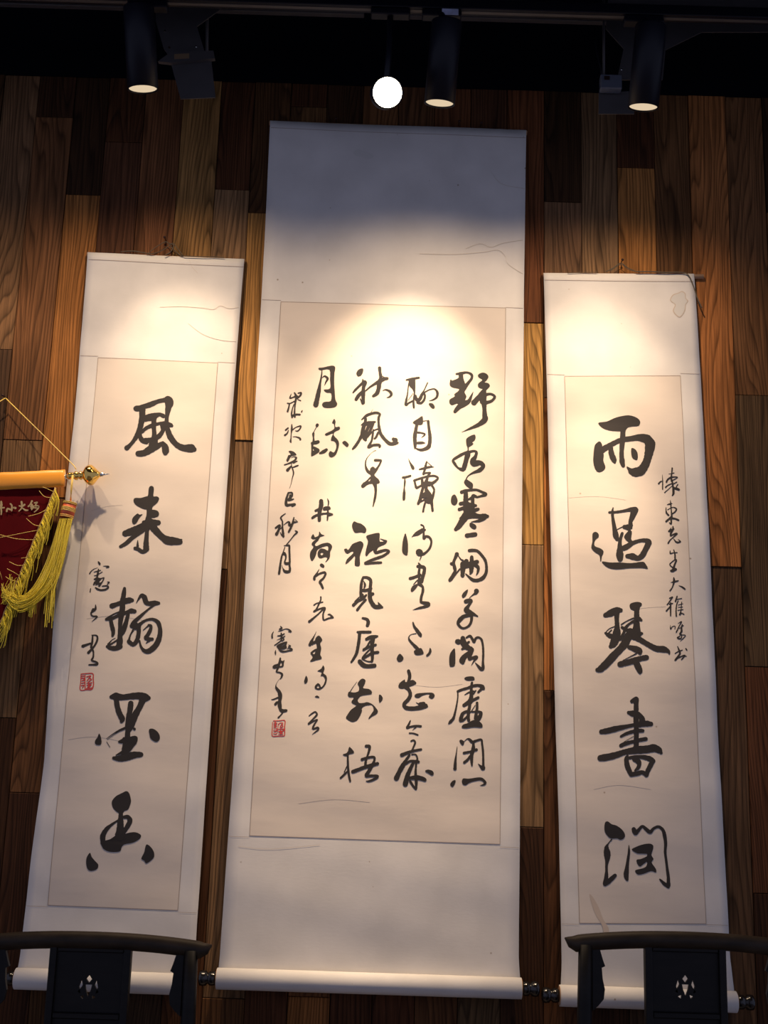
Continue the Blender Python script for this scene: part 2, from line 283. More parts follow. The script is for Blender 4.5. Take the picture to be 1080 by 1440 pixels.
('C',615,710,12,"540,770,55 610,765,55 680,780,50 750,850,48 810,940,48 830,1050,48 820,1150,55 770,1230,65 690,1270,60 610,1270,60 550,1230,45 480,1165,20;330,830,70 300,900,50 275,970,50 290,1050,60 300,1110,50 270,1180,60 210,1270,55;235,990,50 255,995,60;230,1260,50 300,1180,30 380,1080,25;350,850,10 400,920,25 435,930,20;430,1000,60 490,950,80;440,1000,110 430,1100,80 425,1190,70;580,880,60 580,960,75 575,1060,80 570,1130,60 550,1170,20;480,1020,100 560,1000,90 670,960,70;640,1010,70 690,1060,55 680,1140,35 655,1190,8"),
('C',615,820,12,"P 412,215 440,160 515,105 500,180 470,230 430,250;660,135,85 650,165,60 600,200,25 540,250,10;480,310,70 550,290,60 570,310,50 520,390,50 490,450,90 540,490,80 600,520,60 680,560,20;560,540,50 450,560,60 380,620,70 350,680,50 390,740,40 450,760,35 530,720,40 570,650,45 580,570,50"),
('C',615,820,12,"P 285,1100 300,1140 305,1250 295,1390 230,1410 205,1380 200,1270 220,1180;340,985,85 360,990,90;430,930,80 440,1000,110 480,1060,110 520,1090,90;420,1110,40 470,1090,50;520,1000,40 535,990,35;490,920,30 550,890,40 590,940,45 620,990,45 650,930,40 700,915,35 750,960,38 772,1080,38 775,1200,38 770,1330,40 770,1430,60 740,1450,60 690,1400,40 640,1340,12;560,1110,90 590,1130,60 530,1180,70 450,1250,90 420,1310,100 430,1340,60;580,1150,60 550,1220,70 540,1280,50 600,1260,50 660,1250,60 620,1310,30 575,1385,6"),
('C',615,910,12,"P 455,530 490,500 560,492 615,500 630,545 600,562 500,562;585,600,40 575,680,45 575,780,60 570,860,70 550,920,90;345,745,40 420,715,45 510,690,45 600,655,50 700,645,50 760,670,70 780,700,50;750,700,50 690,760,35;460,805,10 540,760,30 620,745,30;650,730,20 610,790,25;345,750,25 345,850,25 325,980,28 300,1100,35 270,1200,45 220,1260,50 190,1290,20;450,980,60 530,930,70 610,890,50 690,850,45;550,960,50 530,1080,55 520,1180,55 530,1240,50;500,1080,40 430,1120,55 400,1200,65 390,1240,50 440,1230,40 500,1170,30;670,940,45 670,1030,45 655,1110,50 650,1200,70;560,1100,15 640,980,12;580,1090,25 700,1090,40 735,1120,60 700,1200,70 650,1260,60;P 410,1345 440,1305 520,1280 580,1240 640,1230 700,1250 755,1300 750,1355 620,1350 500,1368 430,1365"),
('C',615,1010,12,"P 372,385 400,360 450,390 450,430 425,458 395,430;450,395,10 500,350,15 540,355,40 590,400,50 650,380,40 740,360,35 755,430,35 770,550,38 775,680,38 775,790,45 770,840,80;760,840,60 690,770,10;335,480,8 320,600,22 305,720,40 298,850,60;610,430,40 605,520,65 580,620,60 580,720,50 585,800,25;450,585,45 530,570,40 600,550,40 660,530,50;570,620,40 510,700,45 455,745,45"),
('C',615,1010,12,"P 305,1045 305,1090 260,1160 218,1125 235,1080 270,1050;P 415,1060 440,1015 530,1020 680,998 760,1005 820,1060 830,1100 790,1135 715,1135 770,1110 780,1080 730,1050 640,1060 540,1090 480,1130 430,1115"),
('C',550,515,12,"260,235,30 350,215,40 470,195,35;P 300,230 400,215 410,330 405,480 395,600 400,700 370,705 360,600 380,450 350,380 310,340;310,240,20 290,350,22 275,480,22 255,580,40 250,650,45 300,620,30 360,590,30;285,580,8 370,460,8;410,500,40 430,560,60 480,560,60 520,480,50 560,400,20 615,280,20;450,610,50 510,620,40 560,560,40 570,490,35 540,450,40;550,450,25 640,400,20 730,385,25 780,440,45 770,520,40 710,565,25 640,585,4;P 635,640 660,620 710,635 740,690 710,718 670,690"),
('C',550,515,12,"P 365,945 450,885 525,840 540,920 520,985 420,985;440,960,50 415,1080,60 400,1200,65 405,1330,55 400,1390,20;540,925,15 600,915,12;625,925,45 640,1050,50 655,1180,60 650,1300,65 620,1370,70 520,1410,50 440,1395,30 410,1370,15;440,1115,30 520,1125,30 570,1150,30 510,1205,8;430,1295,40 520,1290,45 570,1295,15"),
('C',550,615,12,"P 290,355 330,420 385,490 395,530 370,548 340,520 310,430;200,680,40 260,670,40 325,650,35;230,700,20 232,760,35 222,860,25 220,950,50 215,1045,45;600,410,25 580,490,40 560,570,40 545,620,40;480,540,25 560,520,40 650,500,35 715,500,10;610,415,6 690,490,15;545,615,25 600,600,30 660,600,30 620,640,25 600,660,25;390,730,40 500,690,35 620,660,35 730,650,35 790,690,35 720,760,50 640,800,60;395,740,35 410,800,35 430,850,45 500,820,35 550,790,50;520,700,40 530,800,60;620,670,35 590,750,60 560,820,80;600,770,60 680,780,60;540,840,50 510,950,50 490,1050,60 455,1120,40;680,800,40 725,880,35 710,970,45 680,1060,60 690,1150,45 700,1235,40;P 540,940 600,900 600,850 640,900 690,980 670,1110 600,1110 560,1070 480,1110 520,1060 600,1020 540,1030 500,1000;580,1090,35 555,1170,35 540,1250,35;590,830,60 590,920,50"),
('C',545,725,12,"P 303,300 330,390 345,480 340,655 290,660 248,610 250,480 270,370;565,155,25 600,170,25 615,220,30 610,300,35 615,380,50 650,350,45 710,370,40 740,440,38 715,540,38 660,610,38 600,650,45 560,650,50;P 405,365 460,290 540,235 600,210 650,240 600,280 520,335 440,350;530,615,110 540,625,120;570,680,25 540,760,6"),
('C',545,725,12,"525,800,25 545,830,40;510,855,50 570,860,60 620,880,55 615,960,60 590,1050,60 570,1110,70;540,880,40 530,960,45 535,1050,45 530,1130,60;380,1060,50 450,1040,50 550,1000,50;500,1090,20 440,1160,15;P 390,1250 420,1190 500,1150 510,1180 460,1250 410,1288;530,1150,60 590,1200,45 595,1280,45 570,1370,45 565,1450,45 600,1470,50 680,1485,65 690,1515,50 620,1540,45 530,1560,35 425,1592,6"),
('C',545,810,12,"430,785,25 450,850,40 500,920,55 550,990,60 560,1010,40;480,970,15 400,985,10 360,1030,20 370,1080,35 430,1150,45 500,1220,60;P 445,1270 480,1240 560,1215 600,1270 600,1315 500,1335 460,1315;P 715,1210 743,1260 720,1320 670,1358 650,1335 690,1290"),
('C',540,910,12,"P 215,190 265,110 330,180 300,235 245,245;415,400,55 435,480,55 420,560,50 400,620,60;P 243,660 270,600 350,545 365,590 480,550 540,590 540,620 480,650 420,670 320,700 260,690;360,660,80 420,720,60 445,800,60 410,880,65 340,960,60 370,1020,70 480,1035,70 600,1020,75 700,990,80 730,1000,30;610,960,60 670,950,60;540,930,5 600,970,30;P 515,825 545,785 640,772 810,768 855,810 840,850 805,872 755,840 770,800 720,795 640,820 590,855 540,850"),
('C',540,910,12,"445,1240,20 420,1300,35 390,1360,40 460,1340,35 550,1330,40 620,1335,40;540,1350,25 480,1400,5;430,1450,25 500,1455,25 570,1480,28"),
('C',540,1000,12,"460,505,30 500,490,30 525,530,35 500,600,30 470,670,30;300,740,65 400,700,55 500,670,45 625,645,40;470,730,25 530,730,25 560,780,30 560,850,40;430,740,40 370,830,50 310,930,80 260,1020,75 210,1130,90;370,890,35 450,840,40 580,855,50;500,860,50 450,960,60 400,1080,75 360,1230,90;545,870,40 535,980,35 535,1100,50 545,1200,50 540,1310,40;440,1130,60 550,1120,80 650,1140,70 690,1160,60;440,1180,40 490,1260,40 535,1320,25;P 700,1000 750,985 820,1010 840,1060 805,1085 750,1050 700,1020"),
('C',485,500,12,"P 195,295 230,240 290,218 312,240 300,300 270,345 232,358 205,340;300,400,12 310,440,50 340,460,70 315,540,60 310,640,70 310,730,60 315,800,50;310,460,50 240,520,40 170,590,40 140,625,25;300,600,40 230,680,60 190,740,55;260,730,15 300,810,40;585,210,55 595,300,50 605,380,60 580,470,80 570,560,70 540,640,70 480,685,45;355,595,25 430,530,30 510,480,50 600,430,70 660,400,60 715,390,50;640,595,10 690,580,25 760,610,45 785,660,45 750,700,30 705,712,5;635,350,10 665,375,20"),
('C',485,575,12,"475,5,4 430,75,12 400,90,10;285,180,20 370,110,50 450,80,40 530,65,45 590,90,40 570,150,45 570,250,40 585,350,55 610,430,55 680,520,55 760,585,60 850,580,60 895,570,30;820,510,60 850,530,90;280,270,20 330,255,70 420,235,60 510,220,30;350,170,50 340,240,50 310,330,70 290,430,65 240,530,50 180,620,50 135,670,35;430,240,70 370,360,55 340,480,90 350,520,50;470,250,60 440,340,50 380,460,50;330,400,90 340,490,80;480,350,25 470,440,40 450,540,35 400,640,50 480,610,45 570,605,45 590,630,45 580,650,20;550,340,25 480,370,25 400,450,30;560,400,40 530,470,40 500,500,30"),
('C',475,630,12,"640,40,14 600,55,5 520,130,8 475,210,20 470,300,30 500,380,50 545,420,50;630,205,45 690,205,45 730,215,35 680,320,35 620,400,60;P 545,350 590,312 630,340 650,400 620,460 690,530 708,580 690,600 640,600 540,580 560,500 545,430;425,640,65 480,600,60 550,580,50 620,570,80;430,600,25 490,560,25 550,500,30;615,560,90 640,680,48 635,800,45 615,900,35 595,985,15"),
('C',475,720,12,"P 245,200 278,157 330,180 390,195 450,240 482,290 475,335 450,352 390,342 310,350 270,325 243,250;P 108,625 150,615 180,635 240,545 310,510 380,490 425,520 432,570 400,660 372,760 372,900 300,905 285,860 290,740 240,790 150,870 130,860 160,790 260,690 240,660 170,700 130,680;P 480,410 540,380 690,350 708,400 705,470 720,500 825,495 800,540 690,590 660,660 690,690 630,700 610,640 540,680 490,742 465,710 480,620 510,490;640,440,40 620,600,45 640,680,50 720,660,50 810,640,40 860,665,45 780,730,45 680,770,50 560,810,45 470,860,55;480,865,45 600,855,45 730,850,40;720,450,10 820,490,30"),
('C',475,790,12,"430,260,40 500,265,50 555,310,55 550,420,55 540,540,70 555,650,70 620,750,75 700,760,70 750,765,40;P 675,675 730,720 765,765 700,760;425,270,40 400,360,50 390,480,50 390,590,50;440,330,15 460,390,40 440,450,20;410,480,50 480,480,50 560,450,50;480,560,35 420,620,50 340,660,50 265,730,55;355,600,20 290,670,25;470,640,40 390,730,40 330,810,45;590,540,55 540,560,60;410,560,60 400,600,50"),
('C',470,860,12,"480,110,35 550,130,50 575,180,60 560,235,55;395,345,35 500,345,45 610,345,45;430,360,60 420,470,55 400,600,55 370,720,50 290,850,35;545,465,50 620,430,60 700,420,50 730,415,30;650,440,90 640,560,70 640,680,60 645,780,50 635,840,40;600,500,25 550,600,40 490,650,30;500,640,45 600,590,40 700,560,40;620,620,20 540,700,30 480,790,40 570,740,40 640,700,50 740,685,45;490,810,20 570,840,20 640,840,30;430,840,70 490,900,80 560,920,70 680,910,70"),
('C',465,930,12,"P 455,375 500,310 545,290 588,320 575,380 550,430 560,455 640,465 690,500 690,550 620,562 540,575 500,590 470,625 455,650 480,700 560,700 620,688 700,720 760,780 798,840 770,890 700,930 650,970 640,955 690,880 725,820 700,740 620,740 560,760 525,800 530,835 500,910 450,990 380,1022 320,1005 258,955 290,890 340,820 420,760 430,740 370,710 352,675 385,630 380,605 320,605 290,570 300,520 330,515 400,525 470,500 480,430;445,340,5 380,430,8 325,515,15;P 815,570 850,570 880,620 860,670 820,690"),
('C',465,1020,12,"P 205,490 280,460 310,370 340,380 398,460 310,490 300,520 240,515;290,460,30 290,600,35 295,720,38 310,850,40 330,940,35;280,680,15 230,790,20;290,770,25 240,820,35 170,885,35;600,350,50 655,355,50 650,420,40 620,520,35 590,620,40 590,690,50;530,575,50 620,545,40 730,535,40 735,600,40 700,680,60;375,780,60 470,745,60 560,710,60 660,680,60 790,645,55;690,690,60 640,780,60 600,850,55 700,850,45 790,860,50 740,905,45 650,940,35 600,940,15"),
('C',415,500,12,"P 395,210 480,200 620,170 678,200 665,300 660,450 668,600 680,740 712,820 660,875 500,880 455,820 500,780 600,765 610,640 530,625 485,575 590,555 590,400 580,240 440,250 405,240;455,250,15 445,350,25 420,480,40 400,600,70 370,740,80 350,830,90;460,375,10 500,350,30 550,390,40 520,450,25 495,510,4"),
('C',425,580,14.4,"305,250,65 300,265,60;300,270,20 240,380,15 225,430,50 228,500,30 230,580,50;200,615,55 260,605,75 320,590,70;205,640,50 200,750,35 200,850,45;P 225,680 300,710 345,740 340,800 210,880 180,870 200,780 240,765 220,730;360,820,40 430,790,75 490,750,60;P 605,210 645,130 675,180 670,290 750,285 760,340 660,390 640,460 720,550 745,650 690,840 600,905 550,885 535,825 570,775 640,805 690,700 680,620 640,575 585,565 590,500 620,420 500,465 465,450 475,420 640,335 640,230;P 810,605 860,570 910,600 945,650 915,695 870,670"),
('C',420,690,14.4,"455,210,85 455,300,90 430,400,85 420,500,75 420,600,65;585,160,12 605,230,30 600,300,25;P 505,330 610,315 648,350 630,385 500,400;595,380,30 590,480,40 583,595,25;345,405,50 430,370,50;280,550,50 360,500,50 480,470,40 600,460,40 680,480,40;600,490,60 650,485,50"),
('C',420,690,14.4,"P 250,950 290,880 320,920 330,940 400,910 420,825 460,880 525,905 440,935 400,1000 330,1080 360,1120 460,1075 580,1050 650,1080 678,1140 640,1240 635,1330 600,1400 540,1445 580,1370 540,1340 440,1368 390,1320 390,1230 450,1170 530,1180 590,1210 590,1120 480,1140 380,1200 350,1300 300,1400 260,1415 228,1330 240,1230 300,1140 260,1080 300,1020 350,980 290,980;P@ 465,1250 500,1270 470,1308 440,1280"),
('C',420,770,14.4,"P 430,340 465,318 520,360 515,400 490,405 440,375;415,435,8 370,520,35 320,600,50 320,640,50;340,580,40 420,530,40 510,500,45 545,530,45 500,620,45 430,690,50 460,750,50 490,820,45"),
('C',415,840,14.4,"520,-10,30 520,50,30 480,140,35 430,240,30 385,285,40 480,240,35 590,210,40 600,240,40 570,330,35 570,420,35 590,460,30 680,425,35 770,410,30;P 655,350 710,330 790,410 720,400 710,370;385,155,30 440,120,25 560,95,25;570,230,40 500,310,30 400,400,35 290,490,55"),
('C',415,840,14.4,"430,695,5 380,800,25 330,900,60 300,960,60;330,940,60 420,900,60 500,860,70;P 420,820 485,775 552,860 510,930 530,1040 510,1160 540,1240 420,1275 340,1300 305,1290 350,1230 350,1190 310,1120 400,1050 440,1030 430,940 400,900;P@ 355,1130 410,1090 390,1150"),
('C',410,920,14.4,"P 295,435 330,510 310,575 270,590 255,540;P 525,340 600,290 640,225 668,280 660,330 645,385 700,430 718,500 690,610 620,690 550,720 480,695 470,650 510,600 540,585 580,620 600,665 650,610 680,510 640,440 590,440 610,370 560,350;P@ 540,635 565,670 535,690 510,665;P 470,860 520,835 565,875 530,880"),
('C',410,960,14.4,"355,670,20 420,620,30 480,590,30 515,640,40 480,690,40 420,750,30 350,830,45;360,820,45 440,780,35 520,750,30 470,830,35 430,920,40 460,930,40 530,910,45 540,950,40 480,1000,25 420,1045,8"),
('C',385,535,18,"445,335,10 410,440,45 480,430,35 560,400,60 600,420,80;525,310,35 560,380,60 580,440,70;620,320,35 690,310,45 670,380,50 600,440,50;610,480,25 680,510,30;345,575,30 420,575,30 510,530,30 560,500,40;395,590,35 380,680,40 350,780,50;560,470,50 540,600,45 530,720,35 525,850,50 535,920,45;510,600,20 470,720,30 450,850,40 465,930,45;480,890,60 560,860,50 660,860,50;720,760,25 705,795,35"),
('C',385,535,18,"455,1110,25 455,1230,50 440,1350,25 435,1450,30 425,1530,50 435,1560,30;300,1250,45 360,1200,40;370,1250,15 340,1330,40 280,1380,50;470,1250,30 560,1180,25 680,1150,40 660,1220,35 600,1275,35 545,1265,15;480,1420,12 560,1420,25 650,1450,45 670,1485,55"),
('C',385,600,18,"P 375,625 430,605 520,640 575,715 470,740 420,780 380,860 345,890 318,850 345,780 370,720 430,700;440,790,10 500,760,20 570,780,45 530,850,50 450,900,50 350,940,35 275,965,35;590,870,30 500,910,50;450,940,20 455,1010,25 490,1110,35 500,1190,35 470,1300,22 440,1440,12 400,1560,8;440,1000,40 350,1100,80;480,1030,30 560,1000,40 615,980,35"),
('C',375,680,18,"550,240,50 500,400,60 500,540,80 600,540,60 710,530,65 650,570,50;550,235,40 640,235,45 640,320,50 590,360,50 560,420,60 680,395,30;600,300,60 600,400,80"),
('C',375,680,18,"475,760,20 360,860,40 400,960,35 400,1100,45 415,1250,60 425,1340,55;230,1120,50 330,1060,60 300,1180,60 250,1280,80;380,1110,20 300,1190,30;340,1230,15 390,1320,30;430,1050,12 520,980,30 570,980,50 580,1050,70 640,1040,60;690,860,30 670,960,50 640,1060,55 560,1220,50;700,980,50 785,970,20;720,910,15 780,960,15;720,1190,20 770,1230,50 700,1300,35 620,1400,25 500,1550,30"),
('C',375,745,18,"440,400,15 520,395,40 570,400,50 575,520,50 580,650,50 585,800,50 580,900,50 590,1000,60 560,1060,70 460,1050,70 410,970,20 385,900,10;460,440,25 420,560,30 380,680,45 350,850,50 330,1000,60 315,1110,55;440,600,90 480,640,50 485,720,40 460,800,40 480,850,70 560,850,70"),
('C',370,870,18,"440,190,15 475,240,40 420,265,40;385,320,12 460,300,25 560,260,18 640,270,30 700,325,50 640,325,15;265,325,12 230,400,35 230,480,45;365,435,18 450,425,40 540,380,25;460,365,30 465,460,50 460,540,35 380,610,30 295,670,30;555,440,20 480,480,25 350,540,10;460,450,30 530,520,30 480,560,30;P 345,680 440,620 590,575 610,600 590,680 600,740 500,780 400,770 350,720;P@ 470,690 560,630 550,650 490,690;640,660,12 690,690,35 640,715,25;400,770,30 460,820,50 540,830,45 640,810,40 730,785,50 680,745,30 600,760,12;315,800,12 312,850,40 315,905,20"),
('C',370,870,18,"435,1000,40 420,1090,60 400,1170,60 370,1260,50 340,1340,40 420,1360,40 480,1400,50 470,1460,50 440,1520,20;430,1080,60 510,1100,50;530,1060,25 500,1120,50 490,1200,45 400,1220,35 280,1240,50 280,1200,60 380,1160,50"),
('C',365,930,13.09,"400,290,6 330,370,5 300,440,15 310,490,45 360,560,65 380,640,75 370,740,60 370,800,75 385,880,60 420,910,70 490,905,50;340,665,30 250,700,25 215,700,8;340,740,30 290,790,45 310,740,15;430,935,25 390,990,25 345,1035,30"),
('L',115,780,18,"P 405,175 430,170 480,225 465,265 440,255 415,220;545,290,12 640,290,30 680,310,45 620,325,20;410,330,8 320,360,15 240,420,25 200,480,30;310,440,15 420,410,30 480,395,20;425,370,30 410,460,50 390,560,50;520,435,20 430,490,20;320,530,20 400,520,25;P 300,620 380,570 470,590 570,570 560,640 480,780 450,815 415,800 420,760 350,775 350,740 310,775 285,760 310,690 350,650;P@ 440,690 500,620 530,600 530,640 480,700;645,685,15 695,700,30 650,745,30;520,795,30 640,790,40 670,830,45 600,880,50 480,895,50 400,870,50 350,835,35;225,860,25 215,940,30"),
('L',100,840,10.286,"355,110,12 350,170,35 290,225,25 310,270,22 375,280,25 300,350,6;320,170,30 300,200,20"),
('L',100,840,10.286,"300,545,15 370,555,25 375,620,30 330,710,30 250,800,40;310,560,25 305,640,30 290,720,35 320,780,25 320,860,25 300,910,30 370,940,30 370,970,35 260,975,20;170,705,45 280,665,25"),
('R',920,650,18,"455,150,40 445,280,35 430,400,45 460,500,45 480,650,50 490,780,60 460,840,30;370,295,12 500,270,25;310,500,40 340,440,40 430,380,40 590,375,22 520,430,25 430,470,30;115,540,40 160,490,30 210,480,20;205,310,5 215,480,28 215,680,30;570,500,30 500,540,25;290,630,40 350,580,30 440,540,25;265,765,25 350,690,20 450,600,15;600,560,25 560,630,30 630,690,50 500,650,60"),
('R',920,650,18,"410,960,12 420,1050,35 430,1200,30 440,1350,45 420,1430,60;330,1070,15 380,1060,40 450,1040,20;300,1150,20 305,1270,40 360,1340,45;340,1200,20 470,1140,22 560,1180,40 520,1260,35 440,1310,40;430,1380,40 370,1440,50 300,1500,50;440,1420,60 520,1430,45 610,1465,50;425,1450,50 425,1560,40 380,1530,25"),
('R',920,725,18,"470,275,25 470,350,50 430,420,55 410,510,40 480,480,40 570,460,45 480,550,30 400,620,30 350,700,40;370,400,50 430,310,10;490,340,40 380,390,50;490,590,15 540,660,40 590,680,45 660,660,35 600,605,10"),
('R',920,725,18,"490,870,25 520,980,40 525,1100,40 550,1140,50 510,1250,45 480,1350,60;400,900,25 405,960,35 480,945,25 575,940,25;530,1110,30 440,1180,25 390,1240,30 450,1310,30 490,1330,40;P 395,1390 460,1350 520,1320 575,1370 480,1430 420,1430"),
('R',925,800,18,"400,220,25 410,300,60 390,400,35 360,480,30 310,550,35;335,340,15 440,320,40 515,300,30;530,420,10 620,460,40 685,510,40"),
('R',925,800,18,"300,740,30 370,715,40;370,720,30 310,810,30 240,905,30;380,870,25 300,890,35;330,860,35 325,1000,40 325,1180,35;310,960,35 220,1060,40;490,690,30 450,820,40 480,770,25 610,745,20;520,800,20 480,900,30 465,1050,35 470,1190,40;605,840,25 600,920,20 590,1050,25 560,1150,45;520,910,18 640,880,15;520,970,18 630,960,18;510,1045,20 640,1025,22;560,1150,50 600,1120,30 660,1145,30"),
('R',925,860,18,"320,340,8 325,440,30 370,380,20 440,370,20 430,440,20;510,300,10 600,255,30 540,370,25 470,520,35;620,330,30 600,400,40 600,500,50 560,560,40;540,430,15 650,350,20;560,590,25 700,600,20 640,680,25 560,760,5;600,580,30 600,650,30 560,690,40 500,660,40 560,620,20"),
('R',925,860,18,"500,880,20 540,980,45 560,1060,50 500,1150,45 440,1230,45 520,1170,35 680,1110,40 600,1215,30;440,1060,25 520,1010,30 620,975,25;P 695,930 720,925 750,970 730,990 705,965;690,1125,30 725,1130,15"),
]
# seal stamps: red line work on the same sheets
SEALS = [
('C',365,930,13.09,"255,1095,12 360,1092,12 465,1090,14 462,1200,16 462,1350,16 440,1372,14 330,1375,14 235,1370,14 235,1250,12 240,1120,10;290,1110,14 290,1210,16;262,1130,10 320,1130,12;265,1160,12 318,1160,12;262,1190,12 320,1195,12;260,1220,10 320,1240,12 300,1290,14 260,1290,10;260,1260,12 320,1275,10;255,1330,12 300,1335,14 325,1315,10;345,1155,16 360,1150,20;370,1130,12 430,1135,12 400,1170,14 380,1210,14 430,1200,14 415,1160,10;335,1250,10 440,1245,16 430,1280,14 340,1290,8;385,1240,16 390,1340,16;360,1300,14 420,1290,24 380,1320,16;350,1340,12 425,1335,18;345,1180,10 330,1300,8"),
('L',100,840,10.286,"145,1110,12 230,1102,12 315,1105,14 320,1180,14 325,1260,14 300,1330,14 230,1335,12 135,1338,12 140,1220,10 145,1110,10;205,1125,10 200,1200,14 205,1330,12;150,1140,12 195,1135,14;150,1170,14 190,1170,12 180,1200,16 155,1205,10;155,1240,14 190,1235,12;150,1275,12 185,1270,12 165,1310,12;225,1150,12 285,1135,12 250,1180,12 230,1210,10;260,1160,14 295,1190,14 260,1210,14;225,1240,10 300,1235,14;250,1225,14 265,1320,14;230,1270,12 290,1265,16 240,1300,14;220,1320,12 300,1310,14"),
]
# gold stitching on the pennant
STITCH = [
(0,690,18,"30,280,45 35,360,60 25,430,50 35,520,40 30,600,35;-40,380,40 40,360,40;-40,440,40 105,430,35"),
(0,690,18,"265,335,40 300,380,40 295,500,45;170,520,45 190,455,40 260,475,45;355,430,50 390,440,60"),
(0,690,18,"545,285,50 555,380,45 540,450,35 480,515,30;490,385,35 560,395,35 620,355,50;570,440,30 640,490,45 705,495,30"),
(0,690,18,"810,265,50 760,350,30 715,400,35;800,350,60 820,420,60 800,480,30;765,400,30 860,390,30;780,440,30 860,430,40;870,310,30 940,295,35 900,350,30;890,380,35 980,390,25 960,460,30 870,540,25;905,430,50 930,440,40"),
]

# ------------------------------------------------------------------ the room
def VPX(x300, y):      # how the board joints fan out down the photograph
    return 769 + (x300 - 769) * (7150 + (y - 300)) / 7150.0
X = lambda x300: at(x300, 300).x
TOPZ = at(540, 121).z
bm = bmesh.new(); box(bm, -3.2, 3.2, 0.024, 0.16, 0, TOPZ)
wall = obj('wall_back', bm, mat('batten_backing', (0.012, 0.008, 0.006), 0.9)); tag(wall, kind='structure')
bm = bmesh.new(); box(bm, -3.2, 3.2, 0.002, 0.16, TOPZ + .001, 4.2); tag(obj('wall_upper', bm, M_BLACKWALL), kind='structure')
bm = bmesh.new(); box(bm, -3.2, 3.2, -5.2, 0.16, -0.1, 0); tag(obj('floor', bm, M_FLOOR), kind='structure')
bm = bmesh.new(); box(bm, -3.2, 3.2, -5.2, 0.16, 4.2, 4.3); tag(obj('ceiling', bm, M_BLACKWALL), kind='structure')

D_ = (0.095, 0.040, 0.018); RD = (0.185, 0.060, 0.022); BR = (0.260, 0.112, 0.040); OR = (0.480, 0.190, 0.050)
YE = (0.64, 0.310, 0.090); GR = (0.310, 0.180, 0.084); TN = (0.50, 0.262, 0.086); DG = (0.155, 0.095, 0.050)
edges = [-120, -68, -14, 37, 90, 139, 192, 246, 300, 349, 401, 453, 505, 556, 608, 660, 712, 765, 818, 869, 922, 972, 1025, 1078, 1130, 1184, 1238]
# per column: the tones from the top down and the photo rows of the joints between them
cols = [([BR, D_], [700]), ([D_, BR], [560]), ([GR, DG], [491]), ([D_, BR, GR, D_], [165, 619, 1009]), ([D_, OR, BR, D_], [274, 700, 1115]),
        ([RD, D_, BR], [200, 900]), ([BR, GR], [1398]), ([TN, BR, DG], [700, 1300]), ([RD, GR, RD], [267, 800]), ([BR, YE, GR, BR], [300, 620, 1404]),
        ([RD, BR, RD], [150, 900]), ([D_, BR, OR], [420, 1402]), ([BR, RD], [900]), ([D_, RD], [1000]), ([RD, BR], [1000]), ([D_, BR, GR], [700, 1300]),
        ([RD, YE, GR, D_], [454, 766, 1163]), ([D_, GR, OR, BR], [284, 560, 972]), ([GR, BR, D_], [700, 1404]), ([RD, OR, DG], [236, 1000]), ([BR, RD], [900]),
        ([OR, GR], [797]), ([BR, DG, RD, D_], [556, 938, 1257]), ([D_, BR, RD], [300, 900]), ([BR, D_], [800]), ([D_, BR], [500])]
KN = 0
for ci in range(len(edges) - 1):
    x0, x1 = X(edges[ci]), X(edges[ci+1])
    tones, joints = cols[ci]
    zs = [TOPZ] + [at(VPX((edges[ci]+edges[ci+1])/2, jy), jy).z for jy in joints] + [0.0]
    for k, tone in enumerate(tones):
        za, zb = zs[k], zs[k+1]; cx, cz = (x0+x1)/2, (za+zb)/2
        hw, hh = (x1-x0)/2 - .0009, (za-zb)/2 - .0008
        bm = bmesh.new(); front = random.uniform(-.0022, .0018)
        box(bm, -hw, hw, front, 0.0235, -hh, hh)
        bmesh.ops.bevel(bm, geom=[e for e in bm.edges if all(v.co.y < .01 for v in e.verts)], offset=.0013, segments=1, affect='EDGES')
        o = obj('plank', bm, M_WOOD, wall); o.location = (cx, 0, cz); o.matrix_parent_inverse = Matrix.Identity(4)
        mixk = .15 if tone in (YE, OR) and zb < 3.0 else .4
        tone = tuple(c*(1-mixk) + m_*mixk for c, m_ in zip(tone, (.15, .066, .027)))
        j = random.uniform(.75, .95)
        if k == 0 and joints and joints[0] < 450: j *= .55  # painted shade: topmost boards darkened, where little lamp light falls
        if zb == 0: j *= .62  # dimness of the unlit foot of the wall, put into the board colour
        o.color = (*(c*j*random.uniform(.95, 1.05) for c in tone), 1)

# ------------------------------------------------------------------ scrolls
PY = -0.020          # the sheets hang this far off the boards
def ripple(x, z, s):
    return .0013*math.sin(z*17 + s + 1.3*math.sin(x*5+s)) + .0009*math.sin(x*13 + z*5 + 2*s) + .0005*math.sin(z*41 + x*9 + s)

EDGES = {
 'L': ([(123.5,355),(110,523),(103,600),(92,700),(76,860),(62,1071),(45,1196),(33,1300),(28,1345),(23,1374)],
       [(343.5,364),(333,496),(323.6,620),(314,760),(304,900),(292,1074),(277,1300),(275,1335),(253,1384)]),
 'C': ([(380,170),(372,340),(356,620),(340.5,900),(322,1160),(309,1345),(306,1376)],
       [(740,183),(737,400),(734.7,650),(733,900),(731,1170),(729.5,1350),(732.5,1390)]),
 'R': ([(764.4,384),(769,540),(773,700),(778,900),(781,1012),(786,1162),(789,1312),(790,1355),(788,1397)],
       [(976,385),(985,520),(999,790),(1010,1040),(1022.5,1259),(1026.5,1345),(1034,1404)])}
INNER = {'L': [(138,503),(306,510),(250,1280),(67,1273)], 'C': [(395,424),(711,433),(703,1187),(351,1175)], 'R': [(794,529),(957,528),(993,1299),(815,1298)]}
ROLLER = {'L': (22,1376,250,1384, 6), 'C': (305,1376,733,1390, 0), 'R': (787,1400,1035,1409, 0)}
SEED = {'L': 0.4, 'C': 2.1, 'R': 4.0}
LOC = {'L': (-1.0, PY, 1.0), 'C': (0, PY, 0.95), 'R': (0.95, PY, 0.95)}
LAB = {}
